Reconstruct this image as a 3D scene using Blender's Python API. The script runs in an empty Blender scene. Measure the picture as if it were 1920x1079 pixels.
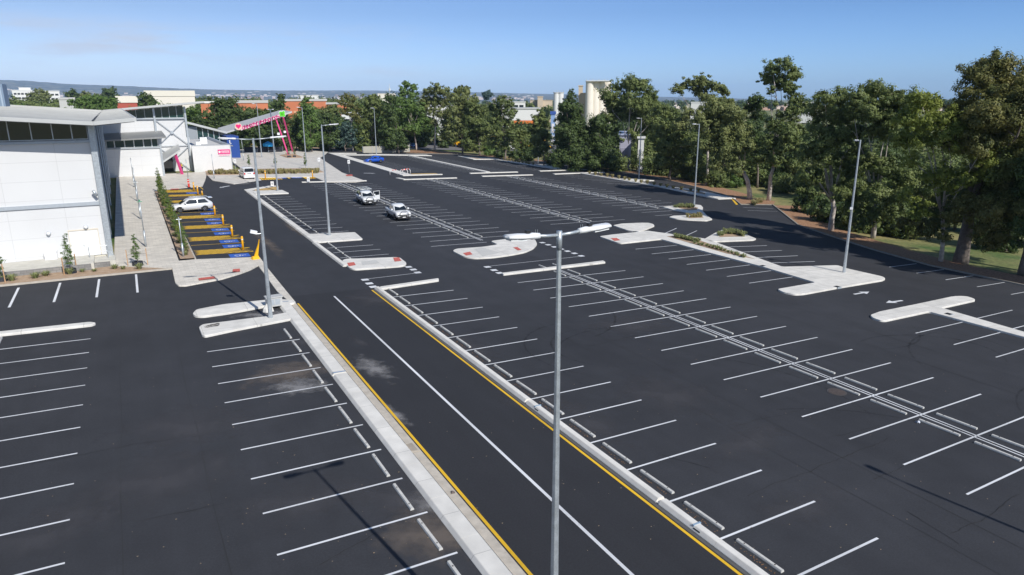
import bpy, bmesh, math, random
import numpy as np
from mathutils import Vector, Matrix
R_ = math.radians
random.seed(7); rng = np.random.default_rng(7)
COL = bpy.context.scene.collection
SC = bpy.context.scene

# ------------------------------------------------------------------ camera
F_PX, CX, CY = 1300.0, 960.0, 539.5          # focal length in pixels of a 1920 px wide frame
YAW = 0.509398308
PIT_S, ROL_S, H_S = 0.253201465, 0.0347830604, 13.61611   # camera relative to the car park's own (sloping) plane
PIT_W, ROL_W = math.atan((539.5-188)/1300.0), -0.0035     # camera relative to plumb

def axes(pitch, roll, yaw):
    cp, sp, c, s = math.cos(pitch), math.sin(pitch), math.cos(yaw), math.sin(yaw)
    F = np.array([s*cp, c*cp, -sp]); Rt = np.array([c, -s, 0.0]); U = np.cross(Rt, F)
    cr, sr = math.cos(roll), math.sin(roll)
    return F, cr*Rt+sr*U, -sr*Rt+cr*U
Fs, Rs, Us = axes(PIT_S, ROL_S, YAW)
Fw, Rw, Uw = axes(PIT_W, ROL_W, YAW)
M = np.stack([Fw, Rw, Uw]).T @ np.stack([Fs, Rs, Us])     # site plane -> world
C = M @ np.array([0, 0, H_S])

def S(x, y, z=0.0):                     # point in site coordinates -> world
    return Vector(M @ np.array([x, y, z]))
def gz(x, y):                           # world height of the car park plane
    n = M[:, 2]; return -(n[0]*x+n[1]*y)/n[2]
def G(u, v):                            # where the sight line (u,v) of the survey photo meets the ground, site xy
    d = Fs+(u-CX)/F_PX*Rs-(v-CY)/F_PX*Us
    p = d*(H_S/-d[2]); return (float(p[0]), float(p[1]))
def ray(u, v): return Fw+(u-CX)/F_PX*Rw-(v-CY)/F_PX*Uw
def W(u, v): g = G(u, v); return S(*g)
def AT(u, v, D):                        # point at horizontal distance D along the sight line
    r = ray(u, v); return Vector(C+r*(D/math.hypot(r[0], r[1])))
def PYp(u, v, y):
    r = ray(u, v); return Vector(C+r*((y-C[1])/r[1]))

cam = bpy.data.cameras.new('Camera'); camo = bpy.data.objects.new('Camera', cam); COL.objects.link(camo)
cam.sensor_fit = 'HORIZONTAL'; cam.sensor_width = 36; cam.lens = 36*F_PX/1920
cam.clip_start = 0.1; cam.clip_end = 60000
mm = Matrix([[Rw[i], Uw[i], -Fw[i], C[i]] for i in range(3)]+[[0, 0, 0, 1]]); camo.matrix_world = mm
SC.camera = camo

# ------------------------------------------------------------------ sky and sun
SUN_AZ, SUN_EL = 171.5, 39.0            # clockwise from +Y
wd = bpy.data.worlds.new('World'); SC.world = wd; wd.use_nodes = True
nt = wd.node_tree; nt.nodes.clear(); N = nt.nodes.new; L = nt.links.new
out = N('ShaderNodeOutputWorld'); bg = N('ShaderNodeBackground'); bg.inputs[1].default_value = 0.106
sky = N('ShaderNodeTexSky'); sky.sky_type = 'NISHITA'; sky.sun_disc = False
sky.sun_elevation = R_(SUN_EL); sky.sun_rotation = R_(SUN_AZ); sky.air_density = 1.0; sky.dust_density = 0.6; sky.ozone_density = 1.6; sky.altitude = 50
tc = N('ShaderNodeTexCoord'); sep = N('ShaderNodeSeparateXYZ'); L(tc.outputs['Generated'], sep.inputs[0])
def mth(op, a, b=None, c=None, clamp=False):
    n = N('ShaderNodeMath'); n.operation = op; n.use_clamp = clamp
    for i, v in enumerate((a, b, c)):
        if v is None: continue
        if isinstance(v, (int, float)): n.inputs[i].default_value = v
        else: L(v, n.inputs[i])
    return n.outputs[0]
# thin streaky cloud, drawn out level, low in the sky towards the left of the view
cmb = N('ShaderNodeCombineXYZ'); L(sep.outputs[0], cmb.inputs[0]); L(sep.outputs[1], cmb.inputs[1])
L(mth('MULTIPLY', sep.outputs[2], 7.0), cmb.inputs[2])
n1 = N('ShaderNodeTexNoise'); n1.inputs['Scale'].default_value = 6.5; n1.inputs['Detail'].default_value = 7; n1.inputs['Roughness'].default_value = .62
L(cmb.outputs[0], n1.inputs['Vector'])
n2 = N('ShaderNodeTexNoise'); n2.inputs['Scale'].default_value = 2.2; n2.inputs['Detail'].default_value = 3
L(cmb.outputs[0], n2.inputs['Vector'])
ca = mth('SUBTRACT', n1.outputs[0], 0.45); ca = mth('MULTIPLY', ca, 5.0, clamp=True)
cb = mth('SUBTRACT', n2.outputs[0], 0.38); cb = mth('MULTIPLY', cb, 4.0, clamp=True)
band = mth('SUBTRACT', 1.0, mth('MULTIPLY', mth('ABSOLUTE', mth('SUBTRACT', sep.outputs[2], 0.060)), 24.0), clamp=True)
az = mth('SUBTRACT', 0.62, sep.outputs[0]); az = mth('MULTIPLY', az, 1.6, clamp=True)
cl = mth('MULTIPLY', mth('MULTIPLY', ca, cb), mth('MULTIPLY', band, az)); cl = mth('MULTIPLY', cl, 1.5, clamp=True)
mx = N('ShaderNodeMixRGB'); mx.inputs[2].default_value = (5.6, 5.95, 7.0, 1)
hz = mth('SUBTRACT', 1.0, mth('MULTIPLY', mth('ABSOLUTE', sep.outputs[2]), 2.6), clamp=True)
tn = N('ShaderNodeMixRGB'); L(hz, tn.inputs[0]); tn.inputs[1].default_value = (1.0, 1.06, 1.12, 1); tn.inputs[2].default_value = (.90, 1.03, 1.50, 1)
lowb = mth('ADD', 1.0, mth('MULTIPLY', mth('SUBTRACT', 1.0, mth('MULTIPLY', mth('ABSOLUTE', sep.outputs[2]), 9.0), clamp=True), .45))
azt = N('ShaderNodeMixRGB'); L(mth('ADD', mth('MULTIPLY', sep.outputs[0], 1.05), 0.02, clamp=True), azt.inputs[0]); azt.inputs[1].default_value = (.76, .75, .76, 1); azt.inputs[2].default_value = (.50, .70, .90, 1)
tn2 = N('ShaderNodeMixRGB'); tn2.blend_type = 'MULTIPLY'; tn2.inputs[0].default_value = 1; L(tn.outputs[0], tn2.inputs[1]); L(azt.outputs[0], tn2.inputs[2]); tn = tn2
ml = N('ShaderNodeMixRGB'); ml.blend_type = 'MULTIPLY'; ml.inputs[0].default_value = 1; L(sky.outputs[0], ml.inputs[1]); L(tn.outputs[0], ml.inputs[2])
L(cl, mx.inputs[0]); lv = N('ShaderNodeVectorMath'); lv.operation = 'SCALE'; L(ml.outputs[0], lv.inputs[0]); L(lowb, lv.inputs['Scale']); L(lv.outputs[0], mx.inputs[1]); L(mx.outputs[0], bg.inputs[0]); L(bg.outputs[0], out.inputs[0])

sl = bpy.data.lights.new('Sun', 'SUN'); sl.energy = 4.5; sl.angle = R_(0.5); sl.color = (1, .965, .9)
so = bpy.data.objects.new('Sun', sl); COL.objects.link(so)
sd = Vector((math.sin(R_(SUN_AZ))*math.cos(R_(SUN_EL)), math.cos(R_(SUN_AZ))*math.cos(R_(SUN_EL)), math.sin(R_(SUN_EL))))
so.rotation_euler = sd.to_track_quat('Z', 'Y').to_euler(); so.location = (0, -60, 60)
vs = SC.view_settings; vs.view_transform = 'Standard'; vs.look = 'None'; vs.exposure = 0.0; vs.gamma = 1.0
SC.cycles.max_bounces = 6; SC.cycles.volume_bounces = 1; SC.cycles.transparent_max_bounces = 12

# ------------------------------------------------------------------ materials
MATS = {}
def mat(name, col, rough=.7, metal=0.0, var=0.0, scale=4.0, col2=None, bump=0.0, bscale=40.0, spec=.5, fine=0.0, fscale=60.0, rot=0.0):
    if name in MATS: return MATS[name]
    m = bpy.data.materials.new(name); m.use_nodes = True; t = m.node_tree; b = t.nodes['Principled BSDF']
    b.inputs['Base Color'].default_value = (*col, 1); b.inputs['Roughness'].default_value = rough
    b.inputs['Metallic'].default_value = metal; b.inputs['Specular IOR Level'].default_value = spec
    tc = t.nodes.new('ShaderNodeTexCoord')
    if var or col2:
        nz = t.nodes.new('ShaderNodeTexNoise'); nz.inputs['Scale'].default_value = scale; nz.inputs['Detail'].default_value = 8; nz.inputs['Roughness'].default_value = .6
        t.links.new(tc.outputs['Object'], nz.inputs['Vector'])
        r = t.nodes.new('ShaderNodeValToRGB'); t.links.new(nz.outputs[0], r.inputs[0])
        c2 = col2 or tuple(min(1, c*(1+var)) for c in col); c1 = col if col2 else tuple(c*(1-var) for c in col)
        r.color_ramp.elements[0].position = .34; r.color_ramp.elements[1].position = .66
        r.color_ramp.elements[0].color = (*c1, 1); r.color_ramp.elements[1].color = (*c2, 1)
        src = r.outputs[0]
        if fine:
            nf = t.nodes.new('ShaderNodeTexNoise'); nf.inputs['Scale'].default_value = fscale; nf.inputs['Detail'].default_value = 4
            t.links.new(tc.outputs['Object'], nf.inputs['Vector'])
            mr = t.nodes.new('ShaderNodeMapRange'); mr.inputs[1].default_value = .3; mr.inputs[2].default_value = .7
            mr.inputs[3].default_value = 1-fine; mr.inputs[4].default_value = 1+fine; t.links.new(nf.outputs[0], mr.inputs[0])
            mu = t.nodes.new('ShaderNodeVectorMath'); mu.operation = 'SCALE'; t.links.new(src, mu.inputs[0]); t.links.new(mr.outputs[0], mu.inputs['Scale']); src = mu.outputs[0]
        t.links.new(src, b.inputs['Base Color'])
    if bump:
        nb = t.nodes.new('ShaderNodeTexNoise'); nb.inputs['Scale'].default_value = bscale; nb.inputs['Detail'].default_value = 5
        t.links.new(tc.outputs['Object'], nb.inputs['Vector'])
        bp = t.nodes.new('ShaderNodeBump'); bp.inputs['Strength'].default_value = bump; bp.inputs['Distance'].default_value = .02
        t.links.new(nb.outputs[0], bp.inputs['Height']); t.links.new(bp.outputs[0], b.inputs['Normal'])
    MATS[name] = m; return m

def asphalt(name, base, amp=.16):
    m = bpy.data.materials.new(name); m.use_nodes = True; t = m.node_tree; b = t.nodes['Principled BSDF']; n = t.nodes.new; l = t.links.new
    tc = n('ShaderNodeTexCoord'); fac = None
    def noise(sc, det, lo, hi, stretch=None):
        src = tc.outputs['Object']
        if stretch:
            mp = n('ShaderNodeMapping'); mp.inputs['Scale'].default_value = stretch; l(src, mp.inputs[0]); src = mp.outputs[0]
        z = n('ShaderNodeTexNoise'); z.inputs['Scale'].default_value = sc; z.inputs['Detail'].default_value = det; z.inputs['Roughness'].default_value = .6; l(src, z.inputs['Vector'])
        r = n('ShaderNodeMapRange'); r.inputs[1].default_value = .3; r.inputs[2].default_value = .7; r.inputs[3].default_value = lo; r.inputs[4].default_value = hi; l(z.outputs[0], r.inputs[0]); return r.outputs[0]
    a = noise(.05, 4, 1-amp, 1+amp); c = noise(.45, 8, 1-amp*.8, 1+amp*.8); d = noise(14, 3, .86, 1.14); e = noise(1.1, 5, .93, 1.07, (1, .12, 1)); g = noise(70, 2, .8, 1.2)
    p = a
    for q in (c, d, e, g):
        mu = n('ShaderNodeMath'); mu.operation = 'MULTIPLY'; l(p, mu.inputs[0]); l(q, mu.inputs[1]); p = mu.outputs[0]
    vm = n('ShaderNodeVectorMath'); vm.operation = 'SCALE'; vm.inputs[0].default_value = base; l(p, vm.inputs['Scale']); l(vm.outputs[0], b.inputs['Base Color'])
    b.inputs['Roughness'].default_value = .86; b.inputs['Specular IOR Level'].default_value = .35
    z = n('ShaderNodeTexNoise'); z.inputs['Scale'].default_value = 45; z.inputs['Detail'].default_value = 4; l(tc.outputs['Object'], z.inputs['Vector'])
    bp = n('ShaderNodeBump'); bp.inputs['Strength'].default_value = .5; bp.inputs['Distance'].default_value = .01; l(z.outputs[0], bp.inputs['Height']); l(bp.outputs[0], b.inputs['Normal'])
    return m

def tiled(name, col, w, h, mortar=.012, dark=.78, var=.12, rough=.8, offset=.5, plane='XY', cloud=(.88, 1.1), cs=.8):
    m = bpy.data.materials.new(name); m.use_nodes = True; t = m.node_tree; b = t.nodes['Principled BSDF']; n = t.nodes.new; l = t.links.new
    tc = n('ShaderNodeTexCoord'); src = tc.outputs['Object']
    if plane == 'XZ':
        s = n('ShaderNodeSeparateXYZ'); l(src, s.inputs[0]); cb = n('ShaderNodeCombineXYZ'); l(s.outputs[0], cb.inputs[0]); l(s.outputs[2], cb.inputs[1]); src = cb.outputs[0]
    br = n('ShaderNodeTexBrick'); br.offset = offset; br.inputs['Scale'].default_value = 1; br.inputs['Brick Width'].default_value = w; br.inputs['Row Height'].default_value = h
    br.inputs['Mortar Size'].default_value = mortar; br.inputs['Mortar Smooth'].default_value = .3
    br.inputs['Color1'].default_value = (*[c*(1-var) for c in col], 1); br.inputs['Color2'].default_value = (*[min(1, c*(1+var)) for c in col], 1)
    br.inputs['Mortar'].default_value = (*[c*dark for c in col], 1); l(src, br.inputs[0])
    z = n('ShaderNodeTexNoise'); z.inputs['Scale'].default_value = cs; z.inputs['Detail'].default_value = 8; l(tc.outputs['Object'], z.inputs['Vector'])
    r = n('ShaderNodeMapRange'); r.inputs[1].default_value = .3; r.inputs[2].default_value = .7; r.inputs[3].default_value = cloud[0]; r.inputs[4].default_value = cloud[1]; l(z.outputs[0], r.inputs[0])
    vm = n('ShaderNodeVectorMath'); vm.operation = 'SCALE'; l(br.outputs[0], vm.inputs[0]); l(r.outputs[0], vm.inputs['Scale']); l(vm.outputs[0], b.inputs['Base Color'])
    b.inputs['Roughness'].default_value = rough; return m

def leafmat(name, ca, cb, trans=.25):
    if name in MATS: return MATS[name]
    m = bpy.data.materials.new(name); m.use_nodes = True; t = m.node_tree; t.nodes.clear(); n = t.nodes.new; l = t.links.new
    o = n('ShaderNodeOutputMaterial'); d = n('ShaderNodeBsdfPrincipled'); tr = n('ShaderNodeBsdfTranslucent'); mxs = n('ShaderNodeMixShader'); mxs.inputs[0].default_value = trans
    tc = n('ShaderNodeTexCoord'); z = n('ShaderNodeTexNoise'); z.inputs['Scale'].default_value = .55; z.inputs['Detail'].default_value = 6; z.inputs['Roughness'].default_value = .7; l(tc.outputs['Object'], z.inputs['Vector'])
    r = n('ShaderNodeValToRGB'); r.color_ramp.elements[0].position = .32; r.color_ramp.elements[1].position = .68
    r.color_ramp.elements[0].color = (*ca, 1); r.color_ramp.elements[1].color = (*cb, 1); l(z.outputs[0], r.inputs[0])
    l(r.outputs[0], d.inputs['Base Color']); l(r.outputs[0], tr.inputs['Color']); d.inputs['Roughness'].default_value = .55; d.inputs['Specular IOR Level'].default_value = .35
    l(d.outputs[0], mxs.inputs[1]); l(tr.outputs[0], mxs.inputs[2]); l(mxs.outputs[0], o.inputs[0]); MATS[name] = m; return m

def decal(name, col, strength, scale, stretch=(1, 1, 1)):     # worn, patchy film on a surface (dust, rubber)
    m = bpy.data.materials.new(name); m.use_nodes = True; t = m.node_tree; t.nodes.clear(); n = t.nodes.new; l = t.links.new
    o = n('ShaderNodeOutputMaterial'); d = n('ShaderNodeBsdfDiffuse'); d.inputs[0].default_value = (*col, 1); tr = n('ShaderNodeBsdfTransparent'); mx = n('ShaderNodeMixShader')
    tc = n('ShaderNodeTexCoord'); mp = n('ShaderNodeMapping'); mp.inputs['Scale'].default_value = stretch; l(tc.outputs['Object'], mp.inputs[0])
    z = n('ShaderNodeTexNoise'); z.inputs['Scale'].default_value = scale; z.inputs['Detail'].default_value = 9; z.inputs['Roughness'].default_value = .65; l(mp.outputs[0], z.inputs['Vector'])
    at = n('ShaderNodeAttribute'); at.attribute_name = 'edge'
    a = n('ShaderNodeMath'); a.operation = 'SUBTRACT'; l(z.outputs[0], a.inputs[0]); a.inputs[1].default_value = .58
    a2 = n('ShaderNodeMath'); a2.operation = 'MULTIPLY_ADD'; l(at.outputs['Fac'], a2.inputs[0]); a2.inputs[1].default_value = .42; l(a.outputs[0], a2.inputs[2])
    a3 = n('ShaderNodeMath'); a3.operation = 'MULTIPLY'; a3.use_clamp = True; l(a2.outputs[0], a3.inputs[0]); a3.inputs[1].default_value = 3*strength
    a4 = n('ShaderNodeMath'); a4.operation = 'MINIMUM'; l(a3.outputs[0], a4.inputs[0]); a4.inputs[1].default_value = strength
    l(a4.outputs[0], mx.inputs[0]); l(tr.outputs[0], mx.inputs[1]); l(d.outputs[0], mx.inputs[2]); l(mx.outputs[0], o.inputs[0]); return m

A_LOT = asphalt('asphalt_lot', (.0365, .0378, .0435)); A_ROAD = asphalt('asphalt_road', (.0285, .0292, .0335), .07)
CONC = tiled('concrete', (.73, .705, .655), 3.1, 2.4, .02, .72, .05, .8, .0, 'XY', (.86, 1.06), 1.3)
CONC_K = mat('kerb_concrete', (.73, .705, .655), .8, var=.08, scale=2, fine=.05, bump=.15)
CONC_T = mat('tan_concrete', (.50, .45, .38), .85, var=.14, scale=2.5, fine=.08)
CONC_W = mat('wheelstop_concrete', (.56, .55, .52), .85, var=.12, scale=5, fine=.06)
def worn(name, col, amt=.37, scale=7):
    m = bpy.data.materials.new(name); m.use_nodes = True; t = m.node_tree; b = t.nodes['Principled BSDF']; n = t.nodes.new; l = t.links.new; o = t.nodes['Material Output']
    tc = n('ShaderNodeTexCoord'); z = n('ShaderNodeTexNoise'); z.inputs['Scale'].default_value = scale; z.inputs['Detail'].default_value = 9; z.inputs['Roughness'].default_value = .75; l(tc.outputs['Object'], z.inputs['Vector'])
    z2 = n('ShaderNodeTexNoise'); z2.inputs['Scale'].default_value = .22; z2.inputs['Detail'].default_value = 3; l(tc.outputs['Object'], z2.inputs['Vector'])
    a = n('ShaderNodeMath'); a.operation = 'MULTIPLY_ADD'; l(z2.outputs[0], a.inputs[0]); a.inputs[1].default_value = .16; a.inputs[2].default_value = -.08; ad = n('ShaderNodeMath'); l(z.outputs[0], ad.inputs[0]); l(a.outputs[0], ad.inputs[1])
    r = n('ShaderNodeMapRange'); r.inputs[1].default_value = amt-.09; r.inputs[2].default_value = amt+.04; r.inputs[3].default_value = .25; r.inputs[4].default_value = 1; l(ad.outputs[0], r.inputs[0])
    rc = n('ShaderNodeMapRange'); rc.inputs[1].default_value = .35; rc.inputs[2].default_value = .65; rc.inputs[3].default_value = .82; rc.inputs[4].default_value = 1.05; l(z2.outputs[0], rc.inputs[0])
    v = n('ShaderNodeVectorMath'); v.operation = 'SCALE'; v.inputs[0].default_value = col; l(rc.outputs[0], v.inputs['Scale']); l(v.outputs[0], b.inputs['Base Color']); b.inputs['Roughness'].default_value = .65
    tr = n('ShaderNodeBsdfTransparent'); mx = n('ShaderNodeMixShader'); l(r.outputs[0], mx.inputs[0]); l(tr.outputs[0], mx.inputs[1]); l(b.outputs[0], mx.inputs[2]); l(mx.outputs[0], o.inputs[0]); return m
PAINTL = worn('worn_white_paint', (.74, .75, .77))
PAINT = mat('white_paint', (.74, .75, .76), .6, var=.07, scale=9, fine=.06, fscale=50)
YEL = mat('yellow_paint', (.80, .48, .02), .55, var=.08, scale=8); YELL = worn('worn_yellow_paint', (.80, .48, .02), .36)
YELD = mat('faded_yellow_paint', (.86, .52, .035), .7, var=.10, scale=6)
BLUEP = mat('blue_paint', (.035, .12, .50), .6, var=.12, scale=5)
REDP = mat('red_tactile', (.55, .13, .10), .8, var=.22, scale=8)
PAVE = tiled('pavers', (.66, .615, .54), .62, .41, .014, .74, .08)
PAVE2 = tiled('plaza_pavers', (.62, .585, .53), 1.2, .6, .02, .75, .08)
BLOCKW = tiled('block_wall', (.26, .25, .24), .42, .2, .012, .6, .15, plane='XZ')
MULCH = mat('mulch', (.20, .095, .045), .95, col2=(.46, .27, .155), scale=5, fine=.25, fscale=30, bump=.6, bscale=25)
SAND = mat('sandy_mulch', (.36, .24, .15), .95, col2=(.46, .34, .24), scale=3, fine=.2, fscale=25, bump=.4)
GALV = mat('galvanised_steel', (.48, .52, .55), .42, .55, var=.14, scale=6, fine=.10, fscale=30)
WPLAST = mat('white_casting', (.80, .81, .82), .35)
DARK = mat('black_plastic', (.02, .02, .022), .5)
STEELW = mat('painted_steel', (.42, .46, .50), .5, .2, var=.06)
WHITEW = tiled('white_panels', (.66, .665, .67), 3.85, 1.5, .022, .84, .010, .55, 0.0, 'XZ', (.965, 1.02), .25)
ROOF = mat('roof_sheet', (.27, .275, .27), .5, .25, var=.10, scale=.25, fine=.05, fscale=3)
FASC = mat('roof_fascia', (.50, .51, .50), .5, .1, var=.05, scale=.5)
SOFF = mat('soffit', (.30, .28, .27), .8)
GLASST = mat('tinted_glass', (.012, .045, .045), .06, 0, spec=.8)
GLASSD = mat('dark_glass', (.008, .016, .02), .05, 0, spec=.8)
PINK = mat('pink_paint', (.72, .06, .24), .5, var=.05)
BARK = mat('gum_bark', (.66, .60, .54), .9, col2=(.34, .29, .25), scale=1.6, bump=.5, bscale=8)
BARKD = mat('brown_bark', (.15, .12, .10), .95, col2=(.25, .21, .18), scale=3, bump=.6, bscale=10)

# ------------------------------------------------------------------ mesh helpers
def link(name, me, m=None, parent=None):
    o = bpy.data.objects.new(name, me); COL.objects.link(o)
    if m is not None:
        for q in (m if isinstance(m, (list, tuple)) else [m]): me.materials.append(q)
    if parent is not None: o.parent = parent
    return o
def tag(o, label=None, cat=None, group=None, kind=None):
    if label: o['label'] = label
    if cat: o['category'] = cat
    if group: o['group'] = group
    if kind: o['kind'] = kind
    return o
def empty(name, loc, rz=0.0, label=None, cat=None, group=None):
    o = bpy.data.objects.new(name, None); COL.objects.link(o); o.location = loc; o.rotation_euler = (0, 0, rz); o.empty_display_size = .3
    return tag(o, label, cat, group)
def clone(root, loc, rz=None, label=None, group=None, scale=None):
    r = root.copy(); COL.objects.link(r); r.location = loc
    if rz is not None: r.rotation_euler = (0, 0, rz)
    if scale is not None: r.scale = scale if isinstance(scale, (tuple, list)) else (scale,)*3
    if label: r['label'] = label
    if group: r['group'] = group
    for ch in list(root.children):
        c = ch.copy(); COL.objects.link(c); c.parent = r
        for g in list(ch.children):
            d = g.copy(); COL.objects.link(d); d.parent = c
    return r
class MB:
    """collects vertices and faces"""
    def __init__(s): s.v = []; s.f = []; s.mi = []
    def add(s, vs, fs, mi=0):
        b = len(s.v); s.v += [tuple(p) for p in vs]; s.f += [tuple(i+b for i in f) for f in fs]; s.mi += [mi]*len(fs); return s
    def box(s, x0, x1, y0, y1, z0, z1, mi=0, T=None):
        vs = [(x, y, z) for z in (z0, z1) for y in (y0, y1) for x in (x0, x1)]
        if T: vs = [T(*p) for p in vs]
        return s.add(vs, [(0, 2, 3, 1), (4, 5, 7, 6), (0, 1, 5, 4), (2, 6, 7, 3), (0, 4, 6, 2), (1, 3, 7, 5)], mi)
    def obox(s, a, b, w, h, up=(0, 0, 1), mi=0):
        """bar from a to b, width w, height h"""
        a, b = Vector(a), Vector(b); d = (b-a).normalized(); sx = d.cross(Vector(up))
        if sx.length < 1e-4: sx = d.cross(Vector((1, 0, 0)))
        sx.normalize(); uz = sx.cross(d)
        vs = [p+sx*(i*w/2)+uz*(j*h/2) for p in (a, b) for i, j in ((-1, -1), (1, -1), (1, 1), (-1, 1))]
        return s.add(vs, [(0, 1, 2, 3), (7, 6, 5, 4), (0, 4, 5, 1), (1, 5, 6, 2), (2, 6, 7, 3), (3, 7, 4, 0)], mi)
    def tube(s, pts, rad, n=8, cap=True, mi=0):
        pts = [Vector(p) for p in pts]; k = len(pts); rad = rad if isinstance(rad, (list, tuple)) else [rad]*k
        vs = []; prev = None
        for i, p in enumerate(pts):
            d = (pts[min(i+1, k-1)]-pts[max(i-1, 0)]).normalized()
            a = prev if prev is not None else (Vector((1, 0, 0)) if abs(d.x) < .9 else Vector((0, 1, 0)))
            sx = (a-d*a.dot(d)).normalized(); prev = sx; sy = d.cross(sx)
            vs += [p+(sx*math.cos(t)+sy*math.sin(t))*rad[i] for t in [2*math.pi*j/n for j in range(n)]]
        fs = [(i*n+j, i*n+(j+1) % n, (i+1)*n+(j+1) % n, (i+1)*n+j) for i in range(k-1) for j in range(n)]
        if cap: fs += [tuple(range(n))[::-1], tuple((k-1)*n+j for j in range(n))]
        return s.add(vs, fs, mi)
    def quad(s, a, b, c, d, mi=0): return s.add([a, b, c, d], [(0, 1, 2, 3)], mi)
    def mesh(s, name, smooth=False):
        me = bpy.data.meshes.new(name); me.from_pydata(s.v, [], s.f); me.polygons.foreach_set('material_index', s.mi)
        if smooth: me.polygons.foreach_set('use_smooth', [True]*len(s.f))
        me.update(); return me
    def build(s, name, m, parent=None, smooth=False): return link(name, s.mesh(name, smooth), m, parent)

def site_obj(o):                        # objects modelled in site coordinates share one frame
    o.matrix_world = Matrix([[*M[i], 0] for i in range(3)]+[[0, 0, 0, 1]]); return o
def struct(o): o['kind'] = 'structure'; return o
def rounded(pts, r=.35, n=4, which=None):
    out = []
    k = len(pts)
    for i in range(k):
        p, a, b = Vector(pts[i]), Vector(pts[i-1]), Vector(pts[(i+1) % k])
        da, db = (a-p), (b-p); rr = min(r, da.length*.45, db.length*.45)
        p0, p1 = p+da.normalized()*rr, p+db.normalized()*rr
        for t in range(n+1):
            t /= n; out.append(tuple(p0*(1-t)**2+p*2*t*(1-t)+p1*t*t))
    return out
def slab(name, pts, h, m, z0=-.05, r=.3, ring=None, bev=.035, rm=None):
    """raised flat area (island, pavement) outlined in site coordinates; ring = width of the kerb band"""
    if r: pts = rounded(pts, r)
    bm = bmesh.new(); vs = [bm.verts.new((x, y, h)) for x, y in pts]; f = bm.faces.new(vs); bm.normal_update()
    if f.normal.z < 0: f.normal_flip()
    if ring:
        bmesh.ops.inset_region(bm, faces=[f], thickness=ring, depth=0)
        for q in bm.faces: q.material_index = 1
        f.material_index = 0
        bmesh.ops.inset_region(bm, faces=[f], thickness=.012, depth=-.01)
    be = [e for e in bm.edges if e.is_boundary]
    ex = bmesh.ops.extrude_edge_only(bm, edges=be); nv = [g for g in ex['geom'] if isinstance(g, bmesh.types.BMVert)]
    for v in nv: v.co.z = z0
    if bev:
        top = [e for e in be if e.is_valid]
        bmesh.ops.bevel(bm, geom=top, offset=bev, segments=2, affect='EDGES', profile=.5)
    bmesh.ops.recalc_face_normals(bm, faces=bm.faces[:])
    me = bpy.data.meshes.new(name); bm.to_mesh(me); bm.free()
    return site_obj(struct(link(name, me, [m, rm or CONC_K] if ring else [m])))
def sheet(name, polys, z, m):
    b = MB()
    for p in polys: b.add([(x, y, z) for x, y in p], [tuple(range(len(p)))])
    o = b.build(name, m); 
    bm = bmesh.new(); bm.from_mesh(o.data); bm.normal_update()
    for f in bm.faces:
        if f.normal.z < 0: f.normal_flip()
    bm.to_mesh(o.data); bm.free()
    return site_obj(struct(o))
def px(*p): return [G(u, v) for u, v in p]
ONES = 'first second third fourth fifth sixth seventh eighth ninth tenth eleventh twelfth thirteenth fourteenth fifteenth sixteenth seventeenth eighteenth nineteenth twentieth twenty-first twenty-second twenty-third twenty-fourth twenty-fifth twenty-sixth'.split()

# ------------------------------------------------------------------ ground
def build_terrain():
    xs = np.concatenate([np.linspace(-30000, -700, 16), np.linspace(-600, 900, 60), np.linspace(1000, 30000, 18)])
    ys = np.concatenate([np.linspace(-6000, -300, 8), np.linspace(-200, 1000, 50), np.linspace(1150, 34000, 30)])
    b = MB(); nx = len(xs)
    for y in ys:
        for x in xs:
            d = math.hypot(x-40, y-80); s = min(1, max(0, (d-240)/500)); s = s*s*(3-2*s)
            b.v.append((x, y, (gz(x, y)-.10)*(1-s)+(-4.0)*s))
    for j in range(len(ys)-1):
        for i in range(nx-1): b.f.append((j*nx+i, j*nx+i+1, (j+1)*nx+i+1, (j+1)*nx+i)); b.mi.append(0)
    m = mat('grass_ground', (.055, .115, .022), .95, col2=(.29, .245, .10), scale=.11, fine=.3, fscale=2.5, bump=.8, bscale=3)
    return struct(b.build('ground', m, smooth=True))
build_terrain()

LOT = [(-40, -12), (68.5, -12)] + [(68.2, 33), (68.3, 38.4), (70.2, 45.5), (72.8, 52), (76.5, 60.7), (90.1, 76.8), (84.9, 78.6), (88.4, 83.1), (92, 88.9), (96, 100), (100.9, 118), (102.2, 139), (98.5, 158), (92.9, 173), (86, 188), (73, 191), (66, 196), (60, 209), (40, 216), (20, 216), (20, 205), (20, 140), (3, 140), (3, 64), (-40, 59)]
sheet('car_park', [LOT], 0.0, A_LOT)
sheet('road', [[(9.45, -10), (15.62, -10), (15.62, 49.6), (9.2, 49.6)]], .004, A_ROAD)

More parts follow.
